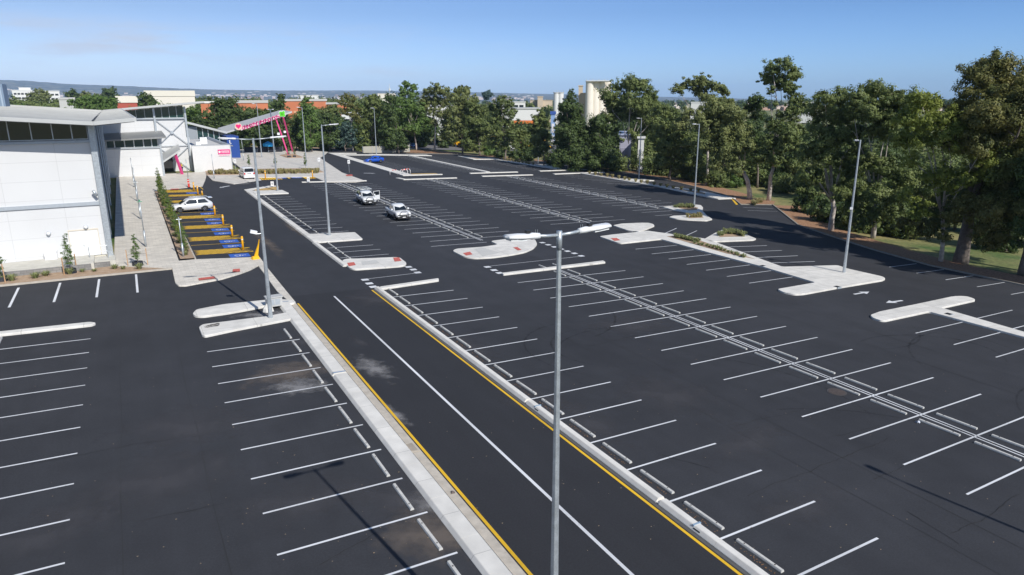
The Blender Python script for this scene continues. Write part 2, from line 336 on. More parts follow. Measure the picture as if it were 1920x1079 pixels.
# kerb along the tree boundary
def kerbline(name, pts, w=.16, h=.13, m=CONC_T, z0=-.05):
    b = MB()
    for i in range(len(pts)-1):
        (x0, y0), (x1, y1) = pts[i], pts[i+1]; d = Vector((x1-x0, y1-y0)).normalized(); n = Vector((-d.y, d.x))*w/2
        b.add([(x0+n.x, y0+n.y, z0), (x0-n.x, y0-n.y, z0), (x1-n.x, y1-n.y, z0), (x1+n.x, y1+n.y, z0), (x0+n.x, y0+n.y, h), (x0-n.x, y0-n.y, h), (x1-n.x, y1-n.y, h), (x1+n.x, y1+n.y, h)],
              [(4, 5, 6, 7), (0, 1, 5, 4), (2, 3, 7, 6), (1, 2, 6, 5), (3, 0, 4, 7)])
    return site_obj(struct(b.build(name, m)))
BND = [(68.5, -12), (68.2, 33), (68.3, 38.4), (70.2, 45.5), (72.8, 52), (76.5, 60.7), (90.1, 76.8), (84.9, 78.6), (88.4, 83.1), (92, 88.9), (96, 100), (100.9, 118), (102.2, 139), (98.5, 158), (92.9, 173), (86, 188), (73, 191), (66, 196)]
kerbline('boundary_kerb', BND, .2, .13, mat('old_kerb', (.30, .27, .23), .9, var=.15, scale=3))
# mulch strip outside it
def offs(pts, d):
    o = []
    for i, p in enumerate(pts):
        a = Vector(pts[max(i-1, 0)]); b = Vector(pts[min(i+1, len(pts)-1)]); t = (b-a).normalized(); n = Vector((t.y, -t.x)); o.append((p[0]+n.x*d, p[1]+n.y*d))
    return o
B2 = [p for i, p in enumerate(BND) if i not in (6, 7, 8)]
B2[6:6] = [(91, 80)]
sheet('mulch_strip', [[a, b, d, c] for a, b, c, d in zip(BND[:6], BND[1:6]+[BND[6]], offs(BND, 4.5)[:6], offs(BND, 4.5)[1:7])] +
      [[(84.9, 78.6), (90.1, 76.8), (95, 80.5), (94, 88), (92, 88.9), (88.4, 83.1)]] +
      [[a, b, d, c] for a, b, c, d in zip(BND[9:17], BND[10:18], offs(BND, 5.5)[9:17], offs(BND, 5.5)[10:18])] +
      [[(73, 191), (66, 196), (68, 207), (84, 205), (90, 196), (86, 188)]], -.02, MULCH)

# ------------------------------------------------------------------ pavements and islands
slab('walkway', [(-1.6, 63.7), (2.5, 61.3), (3.2, 63.9), (3.3, 114), (4.6, 116), (10.3, 119.5), (11.5, 128), (12.6, 137), (12.6, 142.5), (-1.6, 136.8)], .10, PAVE, r=0, bev=0)
slab('plaza', [(12.65, 137.2), (12.65, 143.4), (20, 143.6), (22, 205), (44, 207), (49.5, 196), (45.5, 184), (42.3, 175.4), (37.5, 138), (37.4, 122.3), (35.2, 120.8), (30.2, 121.5), (30.3, 131), (20.5, 131), (20.4, 127), (15.2, 121.5), (12.6, 127.5)], .10, PAVE2, r=.1, bev=.03)
ap = px((322.5, 504), (329, 533), (335, 538), (348, 538), (416.7, 525), (450, 515), (470, 507.5), (484, 500), (496, 516), (520, 549), (540, 566), (553, 567), (503.3, 506.7), (488, 485), (483, 484), (368, 488.3))
slab('apron', [(2.45, 61.6)]+ap[:]+[(3.2, 64.0)], .105, PAVE, r=.15, ring=.16, rm=CONC_T)
sheet('garden_bed', [[(3.35, 64.5), (4.5, 64.5), (4.35, 116), (3.35, 113.5)]], .13, SAND)
kerbline('bed_kerb', [(4.52, 64.2), (4.4, 116.2)], .12, .15, CONC_T)
sheet('garden_bed', [[(-30, 57.6), (-8.7, 59.75), (2.2, 61.3), (-1.7, 63.6), (-8.8, 62.2), (-30, 60.2)]], .09, SAND)
kerbline('bed_kerb', [(-30, 57.45), (-8.66, 59.6), (2.5, 61.25)], .18, .12, CONC_T)
# bed in front of the low white building
b2 = px((384, 321), (388, 330), (470, 328.5), (608, 324.5), (592, 317), (500, 318), (440, 319.5))
slab('garden_bed', b2, .16, SAND, r=.1, bev=.02)
b3 = px((524, 292.5), (540, 297.5), (565, 297), (569, 296), (553, 290.5), (535, 290.5))
slab('garden_bed', b3, .18, SAND, r=.1, ring=.2)

ISL = {}
def island(name, pts, **k):
    k.setdefault('ring', .17); k.setdefault('r', .25)
    return slab(name, pts, k.pop('h', .15), CONC, **k)
# near left median beside the road (x 8.3 to 9.0) with its tan gutter
def median(name, x0, x1, y0, y1, m, h=.16, gaps=(), slope=.10, seam=2.5):
    b = MB(); y = y0
    segs = []
    for g0, g1 in sorted(gaps): segs.append((y, g0)); y = g1
    segs.append((y, y1))
    for a, c in segs:
        n = max(1, int((c-a)/seam)); 
        for i in range(n):
            p, q = a+(c-a)*i/n+.006, a+(c-a)*(i+1)/n-.006
            prof = [(x0, -.05), (x0, .02), (x0+slope, h-.015), (x0+slope+.03, h), (x1-slope-.03, h), (x1-slope, h-.015), (x1, .02), (x1, -.05)]
            vs = [(X, Y, Z) for Y in (p, q) for X, Z in prof]; k = len(prof)
            b.add(vs, [(j, j+1, k+j+1, k+j) for j in range(k-1)]+[tuple(range(k))[::-1], tuple(range(k, 2*k))])
    for g0, g1 in gaps: b.box(x0+.03, x1-.03, g0-.01, g1+.01, -.05, .035)
    return site_obj(struct(b.build(name, m)))
median('median_kerb', 8.26, 9.08, -8, 47.9, CONC, .16, gaps=[(33.2, 33.35)])
sheet('gutter', [[(9.10, -8), (9.46, -8), (9.46, 48.6), (9.10, 48.6)]], .012, CONC_T)
median('road_kerb', 15.66, 16.1, -8, 49.4, CONC_K, .17, gaps=[(16.7, 16.84), (26.3, 26.44)], slope=.09)
sheet('gutter', [[(15.48, -8), (15.64, -8), (15.64, 49.3), (15.48, 49.3)]], .012, mat('gutter_dark', (.10, .10, .10), .9, var=.1))
sheet('joint', [[(8.33, y), (9.0, y), (9.0, y+.09), (8.33, y+.09)] for y in (33.4, 47.7)], .168, mat('blue_joint', (.14, .25, .42), .7))
median('lot_kerb', 15.55, 16.3, 68.6, 110.5, CONC, .16, slope=.08)
median('lot_kerb', 15.45, 15.95, 57.4, 68.4, CONC_K, .16, slope=.08)
island('traffic_island', px((361, 592), (368, 584), (420, 574), (500, 566), (520, 564), (548, 566), (556, 570), (545, 573), (500, 577), (430, 590), (380, 597), (366, 596)))
island('traffic_island', px((373, 617), (380, 612), (500, 597), (546, 588), (553, 594), (549, 601), (440, 622), (385, 634), (379, 632)))
island('traffic_island', [(15.95, 68.3), (20.6, 68.55), (20.95, 72.55), (16.3, 72.9), (15.6, 73.2)], ring=.2)
island('traffic_island', px((641, 491), (650, 488), (668, 488), (742, 485), (750, 486), (763, 496), (758, 501), (735, 503), (665, 508), (655, 505)), r=.5)
island('traffic_island', px((848, 473), (855, 469), (905, 465.5), (934, 461), (919, 454.5), (955, 450), (985, 449), (1003, 451), (1007, 460), (1000, 468), (985, 475), (960, 480), (925, 485), (890, 487), (870, 484)), r=.5)
island('kerb_bar', px((712, 541), (822, 525), (823, 528.5), (713, 545)), ring=0, r=.12)
island('kerb_bar', px((940, 515), (1131, 491.5), (1135.5, 494.5), (944, 517.5)), ring=0, r=.12)
island('kerb_bar', [(-14, 46.6), (-2.7, 46.95), (-2.45, 47.25), (-2.8, 47.6), (-14, 47.2)], ring=0, r=.15)
# upper kerb island, left
island('traffic_island', [(15.5, 110.0), (15.5, 113.0), (20.4, 117.9), (21.1, 117.3), (20.6, 116.6), (16.7, 112.9), (16.5, 111.3), (20.9, 111.4), (21.1, 107.4), (16.3, 106.9), (16.3, 110.0)], ring=0, r=.2)
sheet('island_mulch', [[(16.9, 111.6), (20.4, 112.0), (21.3, 116.2), (20.6, 116.3), (17.0, 112.9)]], .10, mat('yellow_mulch', (.50, .33, .12), .9, var=.3, scale=3))
island('kerb_bar', [(26.2, 122.0), (37.7, 122.3), (37.7, 122.85), (26.2, 122.5)], ring=0, r=.12)
island('kerb_bar', [(44.9, 123.0), (56.3, 124.1), (56.3, 124.8), (45.6, 123.7), (45.2, 126), (44.4, 126)], ring=0, r=.12)
island('long_median', [(47.4, 130.2), (56.3, 131.2), (56.4, 131.9), (49.8, 131.6), (50.6, 184.5), (58.5, 184.0), (58.3, 186.2), (50.8, 187), (50.9, 190), (56, 190.3), (56.2, 192), (48.6, 192.5), (48.4, 188)], ring=.2)
sheet('island_mulch', [[(50.2, 132.1), (56, 132.3), (56, 134.6), (50.4, 134.2)]], .03, mat('yellow_mulch', (.5, .33, .12)))
island('kerb_bar', [(63.0, 132.3), (75.2, 133.6), (75.2, 134.5), (63.0, 133.1)], ring=0, r=.12)
island('kerb_bar', [(62.8, 126.2), (75.3, 127.2), (75.2, 128.0), (62.8, 127.0)], ring=0, r=.12)
island('kerb_bar', [(58.6, 184.9), (74.5, 181.2), (74.2, 185), (68, 185.6), (58.6, 188)], ring=0, r=.2)
median('lot_kerb', 67.9, 68.9, 134.8, 182.5, CONC, .15, slope=.05)
island('kerb_bar', [(81.6, 134.9), (95.8, 136.9), (95.8, 137.7), (81.6, 135.8)], ring=0, r=.12)
island('kerb_bar', [(81.1, 128.0), (95.9, 130.0), (95.9, 130.9), (81.1, 129.0)], ring=0, r=.12)
island('traffic_island', [(81.8, 180.4), (80.8, 168.1), (87.0, 168), (88.3, 138.3), (89.6, 138.5), (94.3, 149.5), (93.8, 151.5), (89.6, 151.2), (89.4, 166), (88.4, 171.5)], ring=.25)
sheet('island_mulch', [[(82.4, 169.6), (86.8, 169.6), (82.7, 177)], [(88.8, 152), (89.2, 165.5), (88.3, 168)]], .16, SAND)
island('traffic_island', [(88.4, 129.4), (89.8, 129.6), (90.4, 116.6), (95.2, 115.2), (95.4, 112), (90.3, 112.4), (89.9, 104), (92.2, 96), (90.2, 84.6), (86.0, 84.6), (86.6, 92), (88.4, 103)], ring=.3)
sheet('island_mulch', [[(88.2, 90), (90.2, 92), (89.5, 100), (88.8, 100)], [(89.0, 117), (89.9, 117), (89.4, 128)]], .16, SAND)
island('traffic_island', px((1241.7, 389.5), (1297, 385), (1314, 386.5), (1318, 391), (1317, 397), (1325, 406), (1335.7, 413), (1325, 415.7), (1291, 414.3), (1268, 412.3), (1254, 409), (1262, 406.5), (1300, 405.5), (1310, 403), (1284, 399.3), (1262, 395.3)), ring=.35, r=.3)
sheet('island_mulch', [px((1268, 390.5), (1300, 389), (1309, 392), (1306, 396), (1290, 397)), px((1288, 408.5), (1316, 406.5), (1319, 410.5), (1292, 411.5))], .16, SAND)
island('traffic_island', px((1149.3, 424.7), (1165, 421.5), (1200, 420), (1216, 420), (1225, 422.5), (1227, 425.6), (1204, 435), (1196, 437), (1175, 433.4)), ring=.15)
# hub island with the planted strip running towards the lane
island('traffic_island', px((1123.5, 445.5), (1150, 442), (1190, 438), (1213.6, 435), (1250, 440), (1320, 449.4), (1329, 452), (1437.5, 492.5), (1466.9, 503), (1570, 500), (1590, 506.7), (1655, 521.5), (1660, 525), (1655, 528), (1568.6, 542.5), (1506.8, 554), (1490, 555), (1467, 550.5), (1457, 545), (1528.5, 532.5), (1428.8, 502.5), (1325, 475), (1238.8, 450.4), (1165, 458.4), (1157, 457)), ring=.3, r=.3)
sheet('island_mulch', [px((1250, 446), (1262, 444.8), (1312.5, 453.8), (1362, 471), (1415, 488.8), (1362.5, 478.5), (1302.5, 461))], .155, SAND)
island('traffic_island', px((1321, 450), (1340, 439.5), (1352.5, 433.8), (1361, 432.9), (1375, 434.4), (1395, 440), (1418, 450), (1412.5, 452.2), (1332.5, 455.5)), ring=.35, r=.25)
sheet('island_mulch', [px((1347, 447.3), (1362.5, 439), (1380, 438.8), (1397, 446.2))], .165, SAND)
island('traffic_island', px((1631, 594), (1650, 587.5), (1721.8, 572.8), (1786.7, 558.8), (1800, 558), (1812.7, 558.8), (1826, 563), (1828.2, 566), (1764, 580.3))+[(52.2, 22), (52.2, -6), (51.05, -6), (51.0, 28.1)]+px((1660, 604.5), (1651, 604), (1636, 599.5)), ring=.22, r=.25)

# ------------------------------------------------------------------ painted markings
WL = []; SK = .036
def line(x0, x1, y, w=.09, sk=SK): WL.append([(x0, y+sk*x0-w/2), (x1, y+sk*x1-w/2), (x1, y+sk*x1+w/2), (x0, y+sk*x0+w/2)])
def vline(x, y0, y1, w=.09): WL.append([(x-w/2, y0), (x+w/2, y0), (x+w/2, y1), (x-w/2, y1)])
def seg(p, q, w=.09):
    a, b = Vector(p), Vector(q); d = (b-a).normalized(); n = Vector((-d.y, d.x))*w/2
    WL.append([tuple(a-n), tuple(b-n), tuple(b+n), tuple(a+n)])
for i in range(1, 21): line(16.15, 21.07, 48.589-2.5*i)
for i in range(0, 20): line(2.99, 8.04, 39.54-2.5*i)
for i in range(0, 20): line(-13.9, -2.69, 44.591-2.5*i)
for i in range(-8, 12): line(26.83, 38.0, 26.146-2.5*i)
for x in (32.32, 32.57): vline(x, -3, 49.6, .085)
for i in range(0, 13): line(16.4, 20.7, 103.36-2.5*i)
for y in (65.8, 63.5, 61.1): line(16.2, 20.8, y-.75)
for i in range(0, 22): line(26.8, 37.65, 117.25-2.5*i)
line(25.9, 32.2, 117.25-55)
for x in (32.08, 32.33): vline(x, 64.5, 121.8)
for i in range(0, 21): line(44.85, 56.55, 119.6-2.5*i)
for x in (50.22, 50.47): vline(x, 70.4, 123.2)
for i in range(0, 19): line(63.0, 75.0, 120.9-2.5*i)
line(63.0, 68.7, 73.9); line(62.9, 66.0, 70.9)
for x in (68.82, 69.07): vline(x, 79.5, 126.1)
for i in range(0, 9): line(81.7, 88.5, 122.2-2.55*i)
for i in range(0, 19): line(62.8, 67.8, 179.0-2.5*i); line(69.0, 74.8, 179.3-2.5*i)
for i in range(0, 18): line(50.4, 56.2, 180.0-2.5*i)
for i in range(0, 13): line(81.2, 87.3, 165.0-2.5*i)
for i, (a, b) in enumerate([((1192, 467.6), (1265.4, 460.6)), ((1222.9, 477.1), (1296.7, 469.3)), ((1254.9, 486.6), (1330, 478.1)), ((1290, 496.9), (1366.3, 487.5)), ((1326.3, 507.8), (1403.8, 497.5)), ((1365.9, 519.6), (1444.7, 508.7)), ((1408.4, 532.3), (1487.7, 520.6))]): line(45.15, 50.9, 53.45-2.53*i)
for a, b in [((1358.8, 463.8), (1438, 460.9)), ((1387.5, 473.3), (1466, 470)), ((1411.7, 483.7), (1495.8, 480)), ((1440, 493.7), (1527.8, 490.7)), ((1243, 439.8), (1268.5, 428.5)), ((1281.9, 444.4), (1306.9, 432.9))]: seg(G(*a), G(*b), .11)
for i in range(0, 11): line(45.1, 50.95, 23.8-2.5*i); line(52.3, 58.2, 23.85-2.5*i)
for i in range(0, 16): line(63.6, 68.0, 39.5-2.7*i, sk=0)
for a, b in [((1394, 389.5), (1450, 391.5)), ((1402, 395), (1458, 397))]: seg(G(*a), G(*b), .1)
for a, b in [((35, 540), (17, 577)), ((113, 531), (101, 567)), ((186, 524), (181, 558)), ((255, 515), (258, 549))]: seg(G(*a), G(*b), .15)
for x in (-10.1, -12.7, -15.3): seg((x, 58.2), (x, 53), .15)
vline(12.35, -8, 48.45, .13)
# dashed crossing blocks and their guide lines
for p in [(766, 501), (775, 506), (783, 511.5), (684.5, 525), (692.5, 532), (700, 538.3), (914, 501), (926.5, 507), (936.5, 512.3), (1017, 455.5), (1028, 459.5), (1039.5, 463.5), (1052, 467.5), (1064, 471.5), (1077, 475.5), (1090, 480.3)]:
    x, y = G(*p); WL.append([(x-.28, y-.3), (x+.28, y-.28), (x+.28, y+.3), (x-.28, y+.28)])
seg(G(688, 523.5), G(778, 513), .07); seg(G(918, 499.5), G(1090, 481), .07)
# small lane arrows
def arrow(p, q, w=.22):
    a, b = Vector(G(*p)), Vector(G(*q)); d = (b-a).normalized(); n = Vector((-d.y, d.x)); k = b-d*.9
    WL.append([tuple(a-n*w/2), tuple(k-n*w/2), tuple(k+n*w/2), tuple(a+n*w/2)]); WL.append([tuple(k-n*.38), tuple(b), tuple(k+n*.38)])
arrow((1601, 552.3), (1630, 547.5)); arrow((1692, 564), (1661, 568.3)); arrow((682, 325), (705, 325.5), .5)
arrow((430, 349), (411, 352.5), .4)
sheet('bay_lines', WL, .009, PAINTL)
YL = []
def yl(x, y0, y1, w=.12): YL.append([(x-w/2, y0), (x+w/2, y0), (x+w/2, y1), (x-w/2, y1)])
yl(9.58, -8, 47.5); yl(15.37, -8, 49.1)
sheet('edge_lines', YL, .0095, YELL)
# accessible bays: yellow hatching, thin dividing lines and blue pads
HY = []
def hatch(x0, x1, y0, y1, n=None, step=.42, w=.17, slant=1.6):
    HY.append([(x0, y0), (x1, y0), (x1, y0+.08), (x0, y0+.08)]); HY.append([(x0, y1-.08), (x1, y1-.08), (x1, y1), (x0, y1)])
    x = x0-slant
    while x < x1:
        a0, a1 = x, x+slant*1.0
        y0_, y1_ = y0+.1, y1-.1
        def cl(xx): return min(x1, max(x0, xx))
        if a1+w > x0 and a0 < x1:
            t0 = max(0, (x0-a0)/slant) if a0 < x0 else 0; t1 = min(1, (x1-a0)/slant)
            if t1 > t0: HY.append([(a0+slant*t0, y0_+(y1_-y0_)*t0), (cl(a0+slant*t0+w), y0_+(y1_-y0_)*t0), (cl(a0+slant*t1+w), y0_+(y1_-y0_)*t1), (cl(a0+slant*t1), y0_+(y1_-y0_)*t1)])
        x += step
for y in (67.4, 74.2, 81.3, 88.5, 95.6, 102.6, 109.0): hatch(4.7, 9.6, y-1.1, y+1.0, slant=3.4, step=.66, w=.42)
hatch(4.7, 9.2, 112.6, 115.8, slant=2.0, step=.44, w=.28)
for y in (70.9, 77.9, 84.9, 92.1, 99.2, 106): HY.append([(4.7, y), (9.5, y), (9.5, y+.1), (4.7, y+.1)])
HY.append(px((369, 345), (367, 344), (379, 355), (382, 356)))
for p in (((478, 331), (514, 329), (532, 336.6), (487, 338)), ((562, 330), (592, 328.8), (603, 334), (574, 336)), ((534, 330), (537, 330), (545, 335), (541.5, 335.5))):
    q = px(*p)
    for k in range(9):
        t0, t1 = k/9, (k+.78)/9; A, B_, C_, D_ = map(Vector, q)
        HY.append([tuple(A.lerp(B_, t0)), tuple(A.lerp(B_, t1)), tuple(D_.lerp(C_, t1)), tuple(D_.lerp(C_, t0))])
sheet('bay_hatching', HY, .0085, YELD)
BP = []; IC = []
def isa(x, y, s=.62, rot=0):
    BP.append([(x-.85, y-.75), (x+.85, y-.75), (x+.85, y+.75), (x-.85, y+.75)])
    def T(a, b): return (x+(a*math.cos(rot)-b*math.sin(rot))*s, y+(a*math.sin(rot)+b*math.cos(rot))*s)
    IC.append([T(-.05+.13*math.cos(t), .78+.13*math.sin(t)) for t in np.linspace(0, 2*math.pi, 9)[:-1]])
    IC.append([T(-.12, .6), T(.04, .6), T(.04, -.02), T(-.12, -.02)]); IC.append([T(.04, .1), T(.42, .1), T(.42, -.05), T(.04, -.05)])
    IC.append([T(.36, .02), T(.5, .06), T(.68, -.5), T(.54, -.55)]); IC.append([T(.04, .42), T(.36, .42), T(.36, .32), T(.04, .32)])
    for k in range(8):
        a0, a1 = R_(115+k*29), R_(115+(k+1)*29)
        IC.append([T(-.02+.38*math.cos(a0), -.2+.38*math.sin(a0)), T(-.02+.38*math.cos(a1), -.2+.38*math.sin(a1)), T(-.02+.5*math.cos(a1), -.2+.5*math.sin(a1)), T(-.02+.5*math.cos(a0), -.2+.5*math.sin(a0))])
for y in (64.95, 69.5, 72.0, 76.6, 79.0, 83.4, 86.0, 90.7, 94.0, 104, 111.4): isa(8.2, y, rot=-R_(90))
for u, v in ((527, 334.3), (556.5, 333.6), (615, 332.8)): isa(*G(u, v))
sheet('accessible_pads', BP, .0088, BLUEP); sheet('accessible_symbols', IC, .0125, PAINT)
# red tactile squares on the ramps (sit just above the concrete)
TQ = []
for p in [((409, 525), (371, 524), (374, 530), (404, 524))][:0]: pass
for p in [((372, 525.5), (402, 522), (405, 525.5), (373.5, 529.5)), ((437, 508.5), (450, 507.5), (450.5, 512.8), (436, 514)), ((651, 496.5), (664, 495), (667, 500.5), (654, 503)), ((737, 486.5), (748, 486), (753, 492.5), (740, 494)), ((868, 477.8), (881, 475.2), (886, 480.3), (874, 482.5)), ((962, 467.3), (970, 466.3), (978, 472), (971, 472.7)), ((1145, 449.8), (1156, 449), (1163, 453.3), (1152, 454.6)), ((320, 356.3), (335, 355.8), (336, 357.3), (320, 357.9)), ((648, 329.5), (660, 329), (662, 331.3), (650, 332))]:
    TQ.append(px(*p))
sheet('tactile_paving', TQ, .158, REDP)
sheet('concrete_patch', [px((677, 494), (705, 491), (712, 497), (680, 501)), px((889, 470), (903, 467), (938, 477), (905, 484))], .1515, mat('new_concrete', (.56, .55, .52), .8, var=.05, scale=3))
YC = sheet('edge_lines', [px((1369, 371), (1372, 370.5), (1384, 384), (1380, 384.5))], .012, YEL)

# ------------------------------------------------------------------ stains and tyre marks
def blot(name, c, rx, ry, ang, m, z=.0125):
    b = MB(); n = 28; vals = [1.0]; b.v.append((0, 0, 0)); 
    for k in range(1, 4):
        for j in range(n):
            t = 2*math.pi*j/n; b.v.append((rx*k/3*math.cos(t), ry*k/3*math.sin(t), 0)); vals.append(1-k/3)
    for j in range(n):
        b.f.append((0, 1+j, 1+(j+1) % n)); b.mi.append(0)
        for k in range(2): o = 1+k*n; b.f.append((o+j, o+n+j, o+n+(j+1) % n, o+(j+1) % n)); b.mi.append(0)
    me = b.mesh(name); at = me.attributes.new('edge', 'FLOAT', 'POINT'); at.data.foreach_set('value', vals)
    o = struct(link(name, me, m)); o.matrix_world = Matrix([[*M[i], 0] for i in range(3)]+[[0, 0, 0, 1]]) @ Matrix.Translation((c[0], c[1], z)) @ Matrix.Rotation(ang, 4, 'Z'); return o
D1 = decal('dust', (.27, .265, .27), .8, 1.3); D2 = decal('silt', (.22, .185, .16), .55, .9); D3 = decal('faint_dust', (.095, .095, .105), .55, .7); D4 = decal('oil', (.018, .018, .020), .3, 1.2)
for (u, v, rx, ry, a, m) in [(700, 690, 1.0, 2.8, .1, D1), (735, 775, .5, 2.2, .15, D1), (1020, 745, 1.0, 2.2, 0, D3), (490, 590, 2.2, .9, 0, D1), (672, 640, .5, 1.6, .1, D3), (540, 700, 3.0, 2.3, .5, D2), (590, 690, 2.4, 2.2, .2, D3), (560, 725, 1.8, 1.6, 0, D1), (810, 1000, 2.2, 2.4, .3, D2), (740, 930, 2.4, 2.0, 0, D3), (480, 590, 3, 1.2, 0, D3), (500, 455, .9, 9, .03, D2), (550, 430, .6, 6, .03, D2), (560, 640, 2, 1.5, 0, D3), (140, 960, 1.6, 1.3, 0, D3), (60, 1010, 3, 1.6, .3, D3), (1000, 760, 1.5, 3, 0, D3), (880, 650, 1.5, 5, .1, D3), (1100, 790, 1.5, 4, 0, D3), (1180, 610, 4, 3, 0, D3), (1500, 950, 3, 1.3, .2, D3), (350, 800, 3.5, 3, 0, D3), (450, 345, 3, 1.5, 0, D1), (640, 320, 2, 6, .1, D3), (795, 940, 1, 1.2, 0, D1), (1400, 830, 3.5, 1.6, .4, D3), (1250, 740, 3, 4, 0, D3), (700, 560, 2.6, 4, 0, D3), (300, 900, 4, 3, .4, D3), (560, 940, 3, 2, .2, D3)]:
    blot('dust_patch', G(u, v), rx, ry, a, m, z=.0055+random.random()*.0028)
RUB = decal('tyre_rubber', (.012, .012, .013), .28, 2.5)
def tyre(c, r, a0, a1, w=.13):
    b = MB(); vals = []; n = 40
    for i in range(n+1):
        t = R_(a0+(a1-a0)*i/n); f = math.sin(math.pi*i/n)**.5*.75
        for q, e in ((r-w, 0), (r, f), (r+w, 0)): b.v.append((c[0]+q*math.cos(t), c[1]+q*math.sin(t), .0142)); vals.append(e)
    for i in range(n):
        for k in range(2): o = i*3+k; b.f.append((o, o+1, o+4, o+3)); b.mi.append(0)
    me = b.mesh('tyre_mark'); at = me.attributes.new('edge', 'FLOAT', 'POINT'); at.data.foreach_set('value', vals)
    site_obj(struct(link('tyre_mark', me, RUB)))
for c, r, a, b_ in [((24.3, 31.5), 3.4, 60, 250), ((24.3, 31.5), 5.0, 70, 230), ((26, 28), 6.5, 60, 190), ((43.5, 22.5), 4.6, -80, 70), ((43.5, 22.5), 3.1, -80, 60), ((41.5, 20), 6.0, 20, 120), ((23.0, 22), 8, -30, 60), ((42, 10), 7, 60, 140), ((24, 12), 9, 20, 80), ((46, 17), 8, 80, 150), ((22.5, 40), 7, 280, 350), ((41.6, 30), 6, 250, 330)]:
    tyre(c, r, a, b_, .11)

def ribbon(name, pts, w, m, z=.0135):
    b = MB(); P_ = [Vector(p) for p in pts]
    for i, p in enumerate(P_):
        d = (P_[min(i+1, len(P_)-1)]-P_[max(i-1, 0)]).normalized(); n = Vector((-d.y, d.x))*w/2*random.uniform(.5, 1.3); b.v += [(p.x-n.x, p.y-n.y, z), (p.x+n.x, p.y+n.y, z)]
    b.f = [(2*i, 2*i+1, 2*i+3, 2*i+2) for i in range(len(P_)-1)]; b.mi = [0]*len(b.f); return site_obj(struct(b.build(name, m)))
CRK = mat('crack_fill', (.016, .016, .017), .9)
rc = random.Random(21)
for (u0, v0), (u1_, v1_) in [((1400, 930), (1660, 820)), ((1640, 900), (1720, 870)), ((1560, 820), (1650, 800)), ((1780, 1000), (1920, 930)), ((1500, 770), (1380, 800)), ((1230, 850), (1330, 880)), ((60, 870), (330, 820)), ((250, 980), (420, 940)), ((700, 1000), (600, 1060)), ((1100, 650), (1240, 620)), ((1700, 960), (1800, 1020))]:
    a, c = Vector(G(u0, v0)), Vector(G(u1_, v1_)); k = max(4, int((c-a).length/.22)); w_ = 0; pts = []
    for i in range(k+1):
        w_ += rc.uniform(-.05, .05); d = (c-a).normalized(); pts.append(tuple(a.lerp(c, i/k)+Vector((-d.y, d.x))*w_))
    ribbon('crack', pts, .022, CRK)
SEAM = mat('paving_seam', (.024, .025, .028), .9)
for x, y0, y1 in ((-1.2, -5, 46), (1.6, -5, 42), (12.9, -5, 48), (22.8, -3, 49), (25.0, -3, 60), (39.8, -3, 56), (42.6, -3, 58), (60.6, 5, 44), (22.6, 60, 118), (40.8, 66, 120), (60.0, 78, 125), (9.3, 66, 118), (12.4, 60, 125)):
    ribbon('paving_seam', [(x+.03*math.sin(k*.7), y0+(y1-y0)*k/40) for k in range(41)], .028, SEAM, .0065)
# litter specks and tree debris on the asphalt
def speck_field():
    b = MB()
    for i in range(230):
        u, v = random.uniform(20, 1900), random.uniform(620, 1070); x, y = G(u, v); s = random.uniform(.012, .035); a = random.random()*3
        b.add([S(x+s*math.cos(a+k*1.57), y+s*math.sin(a+k*1.57)*.6, .016+.01*(k % 2)) for k in range(4)], [(0, 1, 2, 3)])
    for x0, xs in ((16.45, 18),):
        for k in range(7): pass
    return tag(b.build('leaf_litter', mat('dry_leaves', (.35, .27, .18), .9)), kind='stuff')
speck_field()
def litter_row():
    b = MB()
    for i in range(3, 20):
        for k in range(26):
            y = 48.589-2.5*i+.036*16.5+.35+random.random()*1.7; x = 16.42-abs(random.gauss(0, .09)); s = random.uniform(.01, .03); a = random.random()*3
            b.add([S(x+s*math.cos(a+q*1.57), y+s*math.sin(a+q*1.57), .014+.012*(q % 2)) for q in range(4)], [(0, 1, 2, 3)])
    return tag(b.build('leaf_litter', mat('brown_leaves', (.28, .15, .07), .9)), kind='stuff')
litter_row()

# ================================================================== THINGS
def at_part(b, name, m, e, smooth=False):        # parts given in world coordinates under an unrotated empty
    o = b.build(name, m, e, smooth); o.location = -e.location; return o
WIN = mat('mullion', (.62, .65, .66), .45, .2)
def glass_strip(e, y, x0, x1, zb, zt0, zt1, cuts, gm, face=-1, fw=.07, name='window'):
    """glazed strip in the plane y between x0 and x1, sloping head"""
    xs = [x0]+list(cuts)+[x1]
    zt = lambda x: zt0+(zt1-zt0)*(x-x0)/(x1-x0)
    for a, b_ in zip(xs[:-1], xs[1:]):
        g = MB(); g.add([(a+fw/2, y, zb+.04), (b_-fw/2, y, zb+.04), (b_-fw/2, y, zt(b_)-.04), (a+fw/2, y, zt(a)-.04), (a+fw/2, y+.06, zb+.04), (b_-fw/2, y+.06, zb+.04), (b_-fw/2, y+.06, zt(b_)-.04), (a+fw/2, y+.06, zt(a)-.04)],
                        [(0, 1, 2, 3), (7, 6, 5, 4), (0, 4, 5, 1), (3, 2, 6, 7), (0, 3, 7, 4), (1, 5, 6, 2)])
        o = at_part(g, name, gm, e)
        f = MB()
        f.box(a, a+fw/2, y-.07, y+.08, zb, zt(a)); f.box(b_-fw/2, b_, y-.07, y+.08, zb, zt(b_)); f.obox((a, y, zb+.02), (b_, y, zb+.02), .15, .06); f.obox((a, y, zt(a)-.02), (b_, y, zt(b_)-.02), .15, .06)
        q = f.build('frame', WIN); q.parent = o
